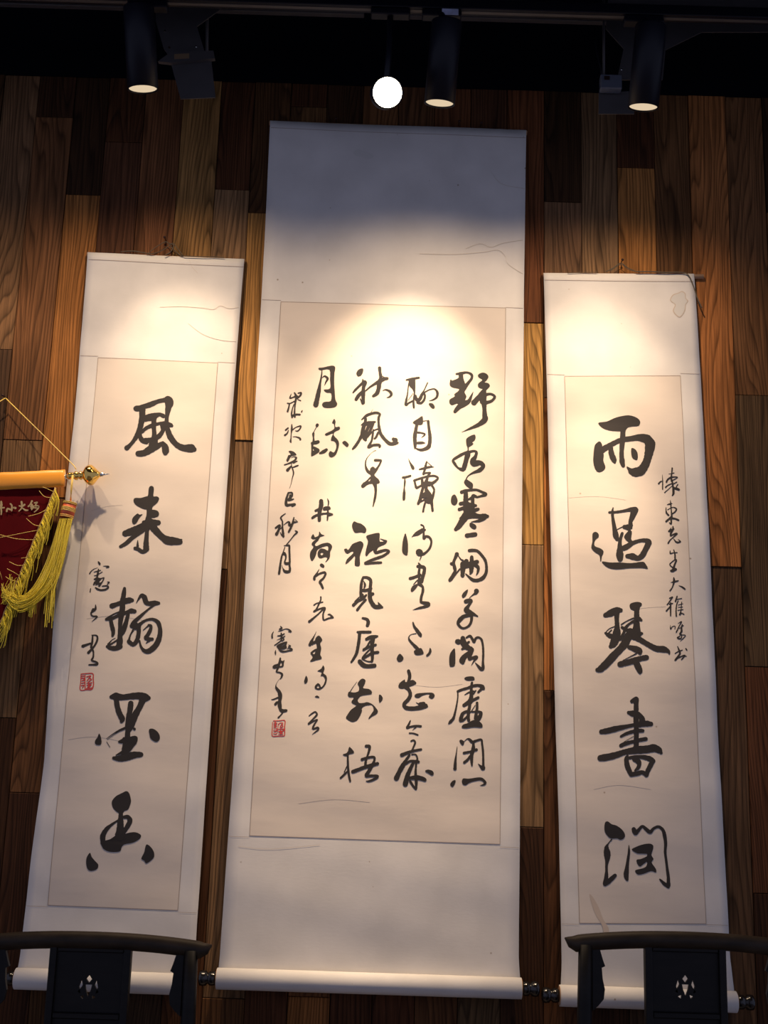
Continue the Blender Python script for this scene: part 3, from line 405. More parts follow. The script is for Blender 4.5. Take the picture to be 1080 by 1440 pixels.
LAB['L'] = 'narrow five-character calligraphy scroll with a small red seal, hung beside the crimson pennant'
LAB['C'] = 'widest and tallest calligraphy scroll, five columns of ink writing between the two narrow scrolls'
LAB['R'] = 'narrow five-character calligraphy scroll without a seal, with a pale stain near its top corner'

def pol(P, t):
    """point on a polyline, t by photo row fraction"""
    y = P[0][1] + (P[-1][1]-P[0][1])*t
    for a, b in zip(P, P[1:]):
        if y <= b[1] + 1e-6:
            f = (y-a[1])/(b[1]-a[1]); return (a[0]+(b[0]-a[0])*f, y)
    return P[-1]

def on(key, px, py, lift=0.0):
    p = at(px, py, PY - lift); p.y = PY - lift + ripple(p.x, p.z, SEED[key]); return p

def sheet(key, fl, fr, rows, ncol, lift, thick):
    bm = bmesh.new(); g = []
    for i in range(rows+1):
        t = i/rows; a = fl(t); b = fr(t); row = []
        for j in range(ncol+1):
            s = j/ncol; row.append(on(key, a[0]+(b[0]-a[0])*s, a[1]+(b[1]-a[1])*s, lift))
        g.append(row)
    F = [[bm.verts.new(p) for p in r] for r in g]
    B = [[bm.verts.new(p + Vector((0, thick, 0))) for p in r] for r in g] if thick else None
    for i in range(rows):
        for j in range(ncol):
            bm.faces.new((F[i][j], F[i][j+1], F[i+1][j+1], F[i+1][j]))
            if B: bm.faces.new((B[i][j], B[i+1][j], B[i+1][j+1], B[i][j+1]))
    if B:
        per = [(0, j) for j in range(ncol)] + [(i, ncol) for i in range(rows)] + [(rows, j) for j in range(ncol, 0, -1)] + [(i, 0) for i in range(rows, 0, -1)]
        n = len(per)
        for q in range(n):
            a, b = per[q], per[(q+1) % n]
            f = bm.faces.new((F[a[0]][a[1]], F[b[0]][b[1]], B[b[0]][b[1]], B[a[0]][a[1]])); f.material_index = 1
    return bm

def parse(s):
    out = []
    for piece in s.split(';'):
        t = piece.split(); kind = 'S'
        if t[0] in ('P', 'P@'): kind = t[0]; t = t[1:]
        out.append((kind, [tuple(float(v) for v in q.split(',')) for q in t]))
    return out

def strokes(place, ox, oy, sc, spec, base=0.0012, wscale=1.0):
    """brush strokes as thin ink bodies; place(px, py, lift) puts a photo point on its sheet"""
    bm = bmesh.new(); lift = base; items = parse(spec); i = 0
    while i < len(items):
        kind, P = items[i]; i += 1; lift += .000012
        if kind == 'P':
            loops = [smooth_loop(P, 3)]
            while i < len(items) and items[i][0] == 'P@': loops.append(smooth_loop(items[i][1], 3)); i += 1
            flat = [q for l in loops for q in l]
            vs = [bm.verts.new(place(ox + x/sc, oy + y/sc, lift)) for x, y in flat]
            for t in tessellate_polygon([[Vector((x, y, 0)) for x, y in l] for l in loops]):
                try: bm.faces.new([vs[k] for k in t])
                except ValueError: pass
        else:
            L = smooth_line(P, 5); n = len(L); ra = []; rb = []
            for k, (x, y, w) in enumerate(L):
                a = L[max(k-1, 0)]; b = L[min(k+1, n-1)]; dx, dy = b[0]-a[0], b[1]-a[1]; l = math.hypot(dx, dy) or 1
                w = max(w, 3)*wscale*.5*(1 + .05*math.sin(k*2.3+x))
                nx, ny = -dy/l*w, dx/l*w
                ra.append(bm.verts.new(place(ox+(x+nx)/sc, oy+(y+ny)/sc, lift))); rb.append(bm.verts.new(place(ox+(x-nx)/sc, oy+(y-ny)/sc, lift)))
            for k in range(n-1): bm.faces.new((ra[k], ra[k+1], rb[k+1], rb[k]))
            for x, y, w in P:
                w = max(w, 3)*wscale*.5
                vs = [bm.verts.new(place(ox+(x+math.cos(q)*w)/sc, oy+(y+math.sin(q)*w)/sc, lift+.000005)) for q in [2*math.pi*k/12+.3 for k in range(12)]]
                bm.faces.new(vs)
    for f in bm.faces:
        f.normal_update()
    me = bpy.data.meshes.new('ink')
    for f in bm.faces:
        if f.normal.y > 0: f.normal_flip()
    bm.to_mesh(me); bm.free(); return me

SCROLL = {}
for key in 'LCR':
    root = empty('hanging_scroll', LOC[key], LAB[key], 'scroll', 'calligraphy scrolls on the wooden wall'); SCROLL[key] = root
    le, re_ = EDGES[key]
    bm = sheet(key, lambda t: pol(le, t), lambda t: pol(re_, t), 110, 22, 0.0, .0012)
    me = obj('mounting', bm, M_SILK, root, True); me.data.materials.append(M_EDGE)
    q = INNER[key]
    lerp = lambda a, b, t: (a[0]+(b[0]-a[0])*t, a[1]+(b[1]-a[1])*t)
    bow = lambda t, a: a*math.sin(math.pi*t)
    bm = sheet(key, lambda t: lerp(q[0], q[3], t), lambda t: lerp(q[1], q[2], t), 80, 16, .0006, 0)
    obj('writing_paper', bm, M_PAPER, root, True)
    # hairline where sheet and mount meet, and the seams of the mount
    def hair(a, b, w, n=40, name='mount_seam'):
        bm = bmesh.new(); A = []
        for i in range(n+1):
            t = i/n; x, y = lerp(a, b, t); dx, dy = b[0]-a[0], b[1]-a[1]; l = math.hypot(dx, dy); nx, ny = -dy/l*w/2, dx/l*w/2
            A.append((bm.verts.new(on(key, x+nx, y+ny, .0009)), bm.verts.new(on(key, x-nx, y-ny, .0009))))
        for i in range(n): bm.faces.new((A[i][0], A[i+1][0], A[i+1][1], A[i][1]))
        return obj(name, bm, M_LINE, root)
    for i in range(4): hair(q[i], q[(i+1) % 4], .8, name='border_line')
    hair((le[0][0]+1, le[0][1]+10), (re_[0][0]-1, re_[0][1]+11), .7)
    for yy, dl in ((q[0][1]-2, 0), (q[3][1]+2, 0)):
        def ex(P, y):
            for a, b in zip(P, P[1:]):
                if y <= b[1]: return a[0]+(b[0]-a[0])*(y-a[1])/(b[1]-a[1])
            return P[-1][0]
        yl = yy; yr = yy + (q[1][1]-q[0][1])*1.25 if yy < 900 else yy + (q[2][1]-q[3][1])*1.25
        xl, xr = ex(le, yl), ex(re_, yr)
        hair((xl+1, yl-1), (q[0][0] if yy < 900 else q[3][0], yy), .5, 8); hair((q[1][0] if yy < 900 else q[2][0], yr-1), (xr-1, yr), .5, 8)
    # roller with turned lacquer ends
    xa, ya, xb, yb, kx = ROLLER[key]
    ry = -.045; A = at(xa, ya, ry); B = at(xb, yb, ry); ax = (B-A).normalized(); ln = (B-A).length; rad = .0275
    bm = bmesh.new(); lathe(bm, A, ax, [(0, rad*.86), (0, rad), (ln, rad), (ln, rad*.86)], 40); obj('roller', bm, M_SILK, root, True)
    bm = bmesh.new(); lathe(bm, A - ax*.0015, ax, [(0, .010), (0, rad*.9), (.0012, rad*.9)], 32); obj('roller_end_paper', bm, M_EDGE, root)
    bm = bmesh.new(); lathe(bm, B + ax*.0003, ax, [(0, rad*.9), (.0012, rad*.9), (.0012, .01)], 32); obj('roller_end_paper', bm, M_EDGE, root)
    prof = [(0, .015), (.002, .0175), (.010, .019), (.018, .0185), (.021, .0145), (.024, .0145), (.027, .0195), (.037, .0205), (.044, .019), (.047, .012)]
    bm = bmesh.new(); lathe(bm, A - ax*.0015, -ax, prof, 24); obj('roller_knob', bm, M_LACQ, root, True)
    bm = bmesh.new(); lathe(bm, B + ax*.0015, ax, prof, 24); obj('roller_knob', bm, M_LACQ, root, True)
    # stave in the top hem
    a = at(le[0][0]-1, le[0][1]+3, -.010); b = at(re_[0][0]+(13 if key == 'R' else 1), re_[0][1]+4, -.010)
    bm = bmesh.new(); tube(bm, [a, b], .0075, 12); obj('top_stave', bm, M_EDGE, root, True)

for key, ox, oy, sc, spec in GLYPHS:
    link('ink_character', strokes(lambda x, y, l, k=key: on(k, x, y, l), ox, oy, sc, spec), M_INK, SCROLL[key])
for key, ox, oy, sc, spec in SEALS:
    o = link('seal_stamp', strokes(lambda x, y, l, k=key: on(k, x, y, l), ox, oy, sc, spec, wscale=1.15), M_SEAL, SCROLL[key]); o['label'] = 'small square red seal stamp'

# stains on the narrow scroll with the brown drip
def patch(key, P, m, lift, name):
    bm = bmesh.new(); P = smooth_loop(P, 4); vs = [bm.verts.new(on(key, x, y, lift)) for x, y in P]
    for t in tessellate_polygon([[Vector((x, y, 0)) for x, y in P]]): bm.faces.new([vs[k] for k in t])
    return obj(name, bm, m, SCROLL[key])
S = lambda pts: [(740+x/3.6, 340+y/3.6) for x, y in pts]
patch('R', S([(728,292),(742,268),(770,258),(788,250),(806,262),(808,285),(820,300),(808,320),(804,350),(782,382),(760,376),(742,350),(752,320),(735,305)]), M_DRIP, .0007, 'water_stain')
patch('R', S([(732,293),(745,272),(771,262),(788,255),(802,265),(804,286),(815,301),(804,320),(800,348),(781,377),(763,372),(747,349),(757,320),(740,304)]), M_STAIN, .0010, 'water_stain')
patch('R', [(829,1258),(834,1262),(842,1276),(848,1292),(855,1304),(856,1312),(850,1314),(846,1300),(839,1289),(833,1274)], M_DRIP, .0010, 'brown_stain')

patch('C', [(497,214),(503,210),(510,212),(520,215),(526,220),(518,224),(508,221),(500,219)], M_STAIN, .0009, 'pale_mark')
def crease(key, P, w=.8, name='crease'):
    P = smooth_line(P, 5); bm = bmesh.new(); A = [(bm.verts.new(on(key, x, y-w/2, .0009)), bm.verts.new(on(key, x, y+w/2, .0009))) for x, y in P]
    for a, b in zip(A, A[1:]): bm.faces.new((a[0], b[0], b[1], a[1]))
    return obj(name, bm, M_CREASE, SCROLL[key])
crease('C', [(655,350),(675,343),(690,348),(705,343),(720,340),(735,338)]); crease('C', [(590,357),(640,358),(680,355),(700,352),(710,360),(715,372),(735,385)])
crease('C', [(690,240),(705,258),(738,265)], .7)
crease('L', [(225,432),(255,431),(285,433),(300,435),(310,430),(322,434),(336,432)]); crease('L', [(265,455),(285,470),(310,478),(332,480)], .6)
crease('L', [(266,365),(270,375),(278,384)], .8); crease('L', [(128,718),(150,712),(172,710)], .7); crease('L', [(122,870),(160,866),(200,872)], .6); crease('L', [(96,1040),(130,1036),(168,1042),(180,1048)], .6)
crease('R', [(895,856),(915,854),(936,853)], .7); crease('R', [(835,1110),(870,1104),(915,1110)], .6); crease('R', [(800,700),(840,698),(880,703)], .5)
crease('C', [(335,1190),(380,1194),(450,1188)], .6); crease('C', [(560,960),(610,966),(650,962)], .6); crease('C', [(420,1130),(470,1124),(520,1128)], .6)

# cords, ribbons and nails above the two narrow scrolls
def cord(name, pts, y, r, m, root, seg=6):
    P = smooth_line([tuple(at(a, b, y + (c[0] if c else 0))) for a, b, *c in pts], 6)
    bm = bmesh.new(); tube(bm, P, r, seg); return obj(name, bm, m, root, True)
rl, rr_ = SCROLL['L'], SCROLL['R']
cord('hanging_cord', [(207,358),(216,350),(233,340),(240,347),(252,358),(258,360)], -.022, .0014, M_CORD, rl)
cord('hanging_cord', [(212,357),(224,354),(238,346),(243,342),(247,346),(257,359)], -.025, .0013, M_CORD, rl)
cord('tie_ribbon', [(170,354),(186,353),(200,355),(212,357)], -.024, .0017, M_CORD, rl)
cord('tie_ribbon', [(232,359),(240,354),(244,345),(238,342)], -.027, .0016, M_CORD, rl)
cord('tie_ribbon', [(258,360),(285,361),(300,361),(315,362)], -.024, .0013, M_CORD, rl)
cord('hanging_cord', [(852,382),(862,377),(873,370),(882,376),(895,382)], -.022, .0015, M_CORD, rr_)
cord('hanging_cord', [(858,381),(873,372),(884,379),(900,383)], -.025, .0012, M_CORD, rr_)
cord('tie_ribbon', [(895,382),(915,382),(935,383),(958,383),(968,387),(975,402),(981,420),(987,433)], -.026, .0019, M_CORD, rr_)
cord('tie_ribbon', [(798,384),(820,383),(840,383)], -.024, .0010, M_CORD, rr_)
for px, py, lab in ((473, 173, 'tiny nail on the top edge of the widest scroll, nearest the pennant'), (645, 177, 'tiny nail on the top edge of the widest scroll, below the labelled spotlight'),
                    (676, 179, 'tiny nail on the top edge of the widest scroll, nearest the stained scroll'), (233.5, 339, 'small dark nail holding the cord of the scroll beside the crimson pennant'),
                    (873, 370.5, 'small dark nail holding the cord of the scroll with the pale stain'),
                    (8, 560, 'small nail at the peak of the gold pennant cord')):
    p = at(px, py, 0); bm = bmesh.new(); lathe(bm, Vector((p.x, .004, p.z)), (0, -1, 0), [(0, .0016), (.030, .0016), (.030, .0036), (.033, .0040), (.035, .002)], 12)
    o = obj('nail', bm, M_NAIL, None, True); tag(o, lab, 'nail')

# ------------------------------------------------------------------ pennant with finial and tassel
fy = -.062          # the rod stands this far off the wall
o0 = at(60, 672, fy)
pen = empty('pennant', o0, 'crimson velvet pennant with orange satin hem, hung on a rod from a gold cord', 'pennant')
a = at(-150, 682, fy); b = at(98, 670, fy); ax = (b-a).normalized()
bm = bmesh.new(); tube(bm, [a, b], .0065, 14); obj('rod', bm, M_SILVER, pen, True)
# satin hem: a flattened sleeve with soft creases
bm = bmesh.new(); pts = []; rad = []
N_ = 40; A = at(-150, 683.5, fy); B = at(91.5, 672.5, fy)
for i in range(N_+1):
    t = i/N_; pts.append(A.lerp(B, t)); rad.append(.0262*(1 + .012*math.sin(t*23) + .012*math.sin(t*51)))
tube(bm, pts, rad, 20, True, 1.0, .36); obj('hem', bm, M_SATIN, pen, True)
g = at(96, 669.5, fy)
bm = bmesh.new(); lathe(bm, g, ax, [(0, .007), (0, .010), (.004, .0105), (.014, .0105), (.017, .0085), (.020, .0125), (.026, .0135), (.030, .008), (.034, .0125), (.038, .0135), (.041, .009),
      (.046, .016), (.053, .026), (.062, .0305), (.070, .030), (.076, .025), (.083, .017), (.089, .010), (.094, .0065)], 32); obj('finial', bm, M_GOLD, pen, True)
bm = bmesh.new(); lathe(bm, g + ax*.0935, ax, [(0, .007), (.003, .0062), (.006, .0072), (.010, .004), (.028, .0006)], 16); obj('finial_tip', bm, M_SILVER, pen, True)
# velvet: falls from the hem and narrows to a point out of view
bm = bmesh.new(); rows = 40; cn = 24; G = []
left = lambda y: -150.0
def vr(y): return 79 + (y-684)*(22-79)/(824-684)
for i in range(rows+1):
    y = 683 + i*(1010-683)/rows; xr = vr(y); row = []
    xl = -150 + (y-683)*.28
    xr = max(xr, xl+1)
    for j in range(cn+1):
        s = j/cn; p = at(xl+(xr-xl)*s, y, fy + .004 + .0015*math.sin(s*9+i*.07) ); row.append(bm.verts.new(p))
    G.append(row)
for i in range(rows):
    for j in range(cn): bm.faces.new((G[i][j], G[i][j+1], G[i+1][j+1], G[i+1][j]))
vel = obj('velvet', bm, M_VELVET, pen, True); md = vel.modifiers.new('t', 'SOLIDIFY'); md.thickness = .003
for ox, oy, sc, spec in STITCH:
    link('stitched_character', strokes(lambda x, y, l: at(x, y, fy + .0015 - l), ox, oy, sc, spec), M_STITCH, pen)
# braid and fringe along the slanting edge
bm = bmesh.new(); P = []
for i in range(60):
    y = 686 + i*(1000-686)/59; P.append(at(vr(y)+.5*math.sin(i*1.7), y, fy - .001))
tube(bm, P, .006, 8, True, 1, .4); obj('edge_braid', bm, M_BRAID, pen, True)
def strands(name, lines, r, parent, m=M_YARN):
    cu = bpy.data.curves.new(name, 'CURVE'); cu.dimensions = '3D'; cu.bevel_depth = r; cu.bevel_resolution = 0
    for P in lines:
        P = smooth_line(P, 4); s = cu.splines.new('POLY'); s.points.add(len(P)-1)
        for q, p in zip(s.points, P): q.co = (p[0], p[1], p[2], 1)
    cu.materials.append(m); o = bpy.data.objects.new(name, cu); COL.objects.link(o); o.parent = parent
    o.matrix_parent_inverse = Matrix.Translation(-Vector(parent.location)); o['kind'] = 'stuff'; return o
rn = random.Random(3); lines = []
for i in range(270):
    y = 688 + (rn.random())*190; y = 688 + round((y-688)/9)*9 + rn.gauss(0, 2.0); x = vr(y); d = fy - .002 - rn.random()*.016
    ln = rn.uniform(16, 36)*(1.0 + .3*math.sin(y*.35)); sw = rn.uniform(-9, 6)
    lines.append([tuple(at(x, y, d)), tuple(at(x+4+sw*.3, y+ln*.35, d-.003)), tuple(at(x+2+sw*.6, y+ln*.7, d)), tuple(at(x+sw*.9-ln*.05, y+ln, d+.002))])
strands('fringe', lines, .0008, pen)
lines = []
for x0, y0, pts in ((76,692,[(68,688),(60,685)]), (72,700,[(62,698),(55,690)]), (66,716,[(55,722),(40,726)]), (60,740,[(48,738),(37,729)]), (56,745,[(30,750),(0,756)]),
                    (50,759,[(25,758),(0,752)]), (33,795,[(24,795),(13,790)]), (28,810,[(18,804),(10,800)]), (24,818,[(14,815),(8,811)]), (30,785,[(40,783),(48,776)]), (3,815,[(1,808),(-2,800)]), (12,838,[(6,832),(2,822)])):
    lines.append([tuple(at(x0, y0, fy-.004)), tuple(at(*pts[0], fy-.012)), tuple(at(*pts[1], fy-.012))])
strands('loose_thread', lines, .0009, pen, M_CORDG)
# tassel hung from the rod
tas = empty('tassel', at(96, 716, fy), 'yellow tassel with a red and gold bound head, hung below the gold finial', 'tassel')
h0 = at(99, 706, fy-.004); h1 = at(93.5, 728, fy-.004); hd = (h1-h0).normalized(); hl = (h1-h0).length
bm = bmesh.new(); tube(bm, [at(103, 668, fy-.010), at(101, 688, fy-.008), h0 + Vector((-.001, 0, .002))], .0016, 8); obj('tassel_cord', bm, M_CORDG, tas, True)
bm = bmesh.new(); tube(bm, [at(101.5, 668, fy-.010), at(99.5, 688, fy-.010), h0 + Vector((.002, 0, .002))], .0014, 8); obj('tassel_cord', bm, M_CORDG, tas, True)
bm = bmesh.new(); lathe(bm, h0, hd, [(0, .012), (.001, .0185), (hl*.5, .0195), (hl, .020), (hl, .012)], 24); obj('head', bm, M_RED, tas, True)
for f in (.04, .12, .38, .45, .52, .59, .88, .97):
    bm = bmesh.new(); c = h0 + hd*hl*f; u = hd.orthogonal().normalized(); w = hd.cross(u)
    ring = [c + (u*math.cos(q)+w*math.sin(q))*.0195 for q in [2*math.pi*k/24 for k in range(25)]]
    tube(bm, ring, .0013, 6, False); obj('gold_binding', bm, M_CORDG, tas, True)
lines = []
for i in range(250):
    sx = 93 + 9*(rn.random()*2-1); d = fy - .004 + rn.uniform(-.018, .014); k = (sx-93)/9; sp = rn.gauss(0, 2.6)
    if rn.random() < .8:
        ctrl = [(sx, 729), (85+k*8+sp*.6, 762), (77+k*8+sp, 792), (65+k*9+sp*1.2, 820), (47+k*6+sp, 840+k*5), (28+sp, 849+k*7+sp), (13+sp*1.5, 843+k*9+sp)]
        n = rn.choice((5, 6, 6, 7, 7, 7)); ctrl = ctrl[:n]
        if n == 7 and rn.random() < .5: ctrl.append((4+rn.uniform(-3, 6), rn.uniform(818, 850)))
        if n == 7 and rn.random() < .18: ctrl.append((rn.uniform(12, 24), rn.uniform(806, 826)))
    else:
        ctrl = [(sx, 729), (86+k*8, 765), (78+k*7+sp, 800), (73+sp*1.2, 835), (70+sp*1.4, rn.uniform(850, 885))]
        if rn.random() < .5: ctrl[-2:] = [(50+sp, 840), (44+sp*1.5, rn.uniform(855, 870))]
    lines.append([tuple(at(x, y, d + .003*math.sin(j*1.3+i))) for j, (x, y) in enumerate(ctrl)])
strands('skirt', lines, .0008, tas)
# the cord that carries the rod
nail = at(8, 560, -.026)
bm = bmesh.new(); tube(bm, [nail, at(57, 608, -.045), at(104, 655, fy-.002), at(107, 660, fy-.012)], .0015, 8); obj('carrying_cord', bm, M_CORDG, pen, True)
bm = bmesh.new(); tube(bm, [nail + Vector((0, -.002, 0)), at(-60, 600, -.045), at(-150, 668, fy)], .0015, 8); obj('carrying_cord', bm, M_CORDG, pen, True)

# ------------------------------------------------------------------ lights on the track
TY = -.50
tz = at(540, 14, TY).z
bm = bmesh.new(); box(bm, -2.6, 2.6, TY-.018, TY+.018, tz, tz+.032); bevel(bm, .002, 1)
track = obj('lighting_track', bm, M_LAMP); tag(track, 'long black lighting track running above the wooden wall', 'lighting track')
bm = bmesh.new(); box(bm, -2.6, 2.6, TY-.006, TY+.006, tz-.0012, tz); obj('contact_slot', bm, M_STEEL, track)
for x in (-2.0, -.9, .3, 1.4):
    bm = bmesh.new(); tube(bm, [(x, TY, tz+.032), (x, TY, 4.2)], .004, 8); obj('drop_rod', bm, M_STEEL, track)

def spotlight(mouth, tilt, yaw, label, power, lens, rad=.0425, length=.225, group=None, sticker=False, cone=None):
    """tube lamp: mouth is the middle of its open end, tilt leans its beam from straight down to the wall"""
    root = empty('spotlight', (mouth.x, TY, tz), label, 'spotlight', group)
    d = Matrix.Rotation(yaw, 3, 'Z') @ Vector((0, math.sin(tilt), -math.cos(tilt)))
    top = mouth - d*length
    bm = bmesh.new(); lathe(bm, top, d, [(0, rad*.6), (0, rad*.97), (.003, rad), (length, rad), (length, rad*.93), (length-.004, rad*.92), (length-.006, .001)], 40)
    obj('housing', bm, M_LAMP, root, True)
    bm = bmesh.new(); lathe(bm, mouth - d*.0045, d, [(0, rad*.9), (.0008, rad*.9)], 32); obj('lens', bm, lens, root)
    # neck and adapter up to the track
    bm = bmesh.new(); tube(bm, [top + d*.01, Vector((mouth.x, (top.y+TY)/2, (top.z+tz)/2+.004)), Vector((mouth.x, TY, tz-.01))], .009, 10); obj('swivel_arm', bm, M_LAMP, root, True)
    bm = bmesh.new(); box(bm, mouth.x-.055, mouth.x+.055, TY-.016, TY+.016, tz-.022, tz-.0015); bevel(bm, .003, 1); obj('adapter', bm, M_LAMP, root)
    if sticker:
        bm = bmesh.new(); box(bm, mouth.x+.0, mouth.x+.046, TY-.0172, TY-.0165, tz-.021, tz-.002); o = obj('rating_label', bm, M_LABEL, root); o['label'] = 'pale rating label'
    for (nm, ang, lean), e in zip(THROW, power):
        dd = Matrix.Rotation(yaw, 3, 'Z') @ Vector((0, math.sin(tilt + R(lean)), -math.cos(tilt + R(lean)))) if tilt > 0 else d
        ld = bpy.data.lights.new(nm, 'SPOT'); ld.energy = e*1.2; ld.color = SPOT_COLOR; ld.spot_size = R(ang); ld.spot_blend = 1.0; ld.shadow_soft_size = .018
        lo = bpy.data.objects.new(nm, ld); COL.objects.link(lo); lo.location = mouth + d*.004
        lo.rotation_euler = dd.to_track_quat('-Z', 'Y').to_euler(); lo.parent = root; lo.matrix_parent_inverse = Matrix.Translation(-root.location)
    return root
LY = -.48
GRP = 'tube spotlights on the track'
T_ = R(SPOT_TILT)
spotlight(at(201, 126, LY), T_, R(-16), 'black tube spotlight above the scroll beside the crimson pennant', (42, 44, 21), M_LENS, group=GRP)
spotlight(at(618, 146, LY), T_, R(13), 'black tube spotlight with a pale label, above the widest scroll', (135, 92, 21), M_LENS, group=GRP, sticker=True)
spotlight(at(904.5, 151.5, LY), T_, R(12), 'black tube spotlight above the scroll with the pale corner stain', (88, 38, 26), M_LENS, group=GRP)
spotlight(at(-52, 120, LY), T_, 0, 'black tube spotlight beyond the pennant, outside the picture', (9, 22, 10), M_LENS, group=GRP)
spotlight(at(545, 130, LY-.12), R(-60), R(4), 'glowing spotlight turned outwards, shining straight at the viewer', (.1, .1, .2), M_LENS_HOT, length=.13, group=GRP)

# ------------------------------------------------------------------ brackets and duct above
def plate(name, P, y, m, parent=None, dy=.004):
    bm = bmesh.new(); prism(bm, [at(a, b, y) for a, b in P], dy); return obj(name, bm, m, parent)
def screw(px, py, y, parent, m=M_SILVER):
    p = at(px, py, y); bm = bmesh.new(); lathe(bm, p, (0, -1, 0), [(0, .0035), (.002, .0032), (.0028, .001)], 10); obj('screw', bm, m, parent)
by = -.30
bk = empty('mounting_bracket', at(262, 10, by), 'bent grey steel bracket beside the spotlight nearest the pennant', 'bracket')
plate('upper_plate', [(217,-30),(330,-26),(310,13),(277,37),(290,80),(240,82),(230,68),(219,30)], by, M_STEEL, bk)
plate('flange', [(222,86),(240,73),(300,71),(302,82),(240,88)], by-.012, M_STEEL, bk, .014)
plate('lower_plate', [(240,88),(297,83),(303,137),(254,139)], by+.004, M_STEEL, bk)
plate('tan_sticker', [(245,76),(266,75),(266,82),(245,83)], by-.013, M_TAN, bk, .0008)
for sx, sy in ((232,44),(276,66)): screw(sx, sy, by, bk)
screw(238, 67, by, bk, M_NAIL)
bm = bmesh.new(); tube(bm, [at(292, -25, by+.03), at(291, 72, by+.03)], .0045, 8); obj('hanger_rod', bm, M_STEEL, bk, True)
bk = empty('mounting_bracket', at(880, 40, by), 'grey steel bracket with a small clear box, behind the spotlight furthest from the pennant', 'bracket')
plate('upper_plate', [(858,-30),(1080,-22),(1080,45),(987,45),(936,70),(932,112),(868,112),(877,68),(852,40)], by, M_STEEL, bk)
plate('lower_plate', [(842,130),(892,128),(892,160),(842,160)], by+.004, M_STEEL, bk)
bm = bmesh.new(); tube(bm, [at(849, -20, by-.01), at(849, 110, by-.01)], .004, 8); obj('hanger_rod', bm, M_STEEL, bk, True)
bm = bmesh.new(); tube(bm, [at(836, 40, by-.01), at(838, 70, by-.012), at(845, 96, by-.012), at(847, 112, by-.01)], .002, 6); obj('cable', bm, M_LAMP, bk, True)
a = at(843, 109, by-.01); b = at(873, 130, by-.01)
bm = bmesh.new(); box(bm, a.x, b.x, by-.03, by-.001, b.z, a.z); bevel(bm, .003, 1); obj('junction_box', bm, M_CLEAR, bk)
bm = bmesh.new(); box(bm, a.x+.010, a.x+.026, by-.032, by-.030, a.z-.02, a.z-.008); obj('terminal', bm, M_NAIL, bk)
for sx, sy in ((874,98),): screw(sx, sy, by, bk)
# slim conduit rails behind the track, and the dark duct over everything
cz = at(540, 24, -.2).z
bm = bmesh.new(); box(bm, -2.4, at(512, 20, -.2).x, -.21, -.19, cz, cz+.016); bevel(bm, .002, 1); tag(obj('conduit', bm, M_STEEL), 'thin grey conduit rail above the pennant side of the wall', 'conduit')
bm = bmesh.new(); box(bm, at(566, 20, -.2).x, 2.4, -.21, -.19, cz, cz+.016); bevel(bm, .002, 1); tag(obj('conduit', bm, M_STEEL), 'thin grey conduit rail above the stained-scroll side of the wall', 'conduit')
dz = at(540, -60, -.75).z
bm = bmesh.new(); tube(bm, [(-2.6, -.78, dz+.10), (2.6, -.78, dz+.10)], .13, 32); o = obj('air_duct', bm, M_LAMP, None, True); tag(o, 'large round black air duct along the very top', 'duct')

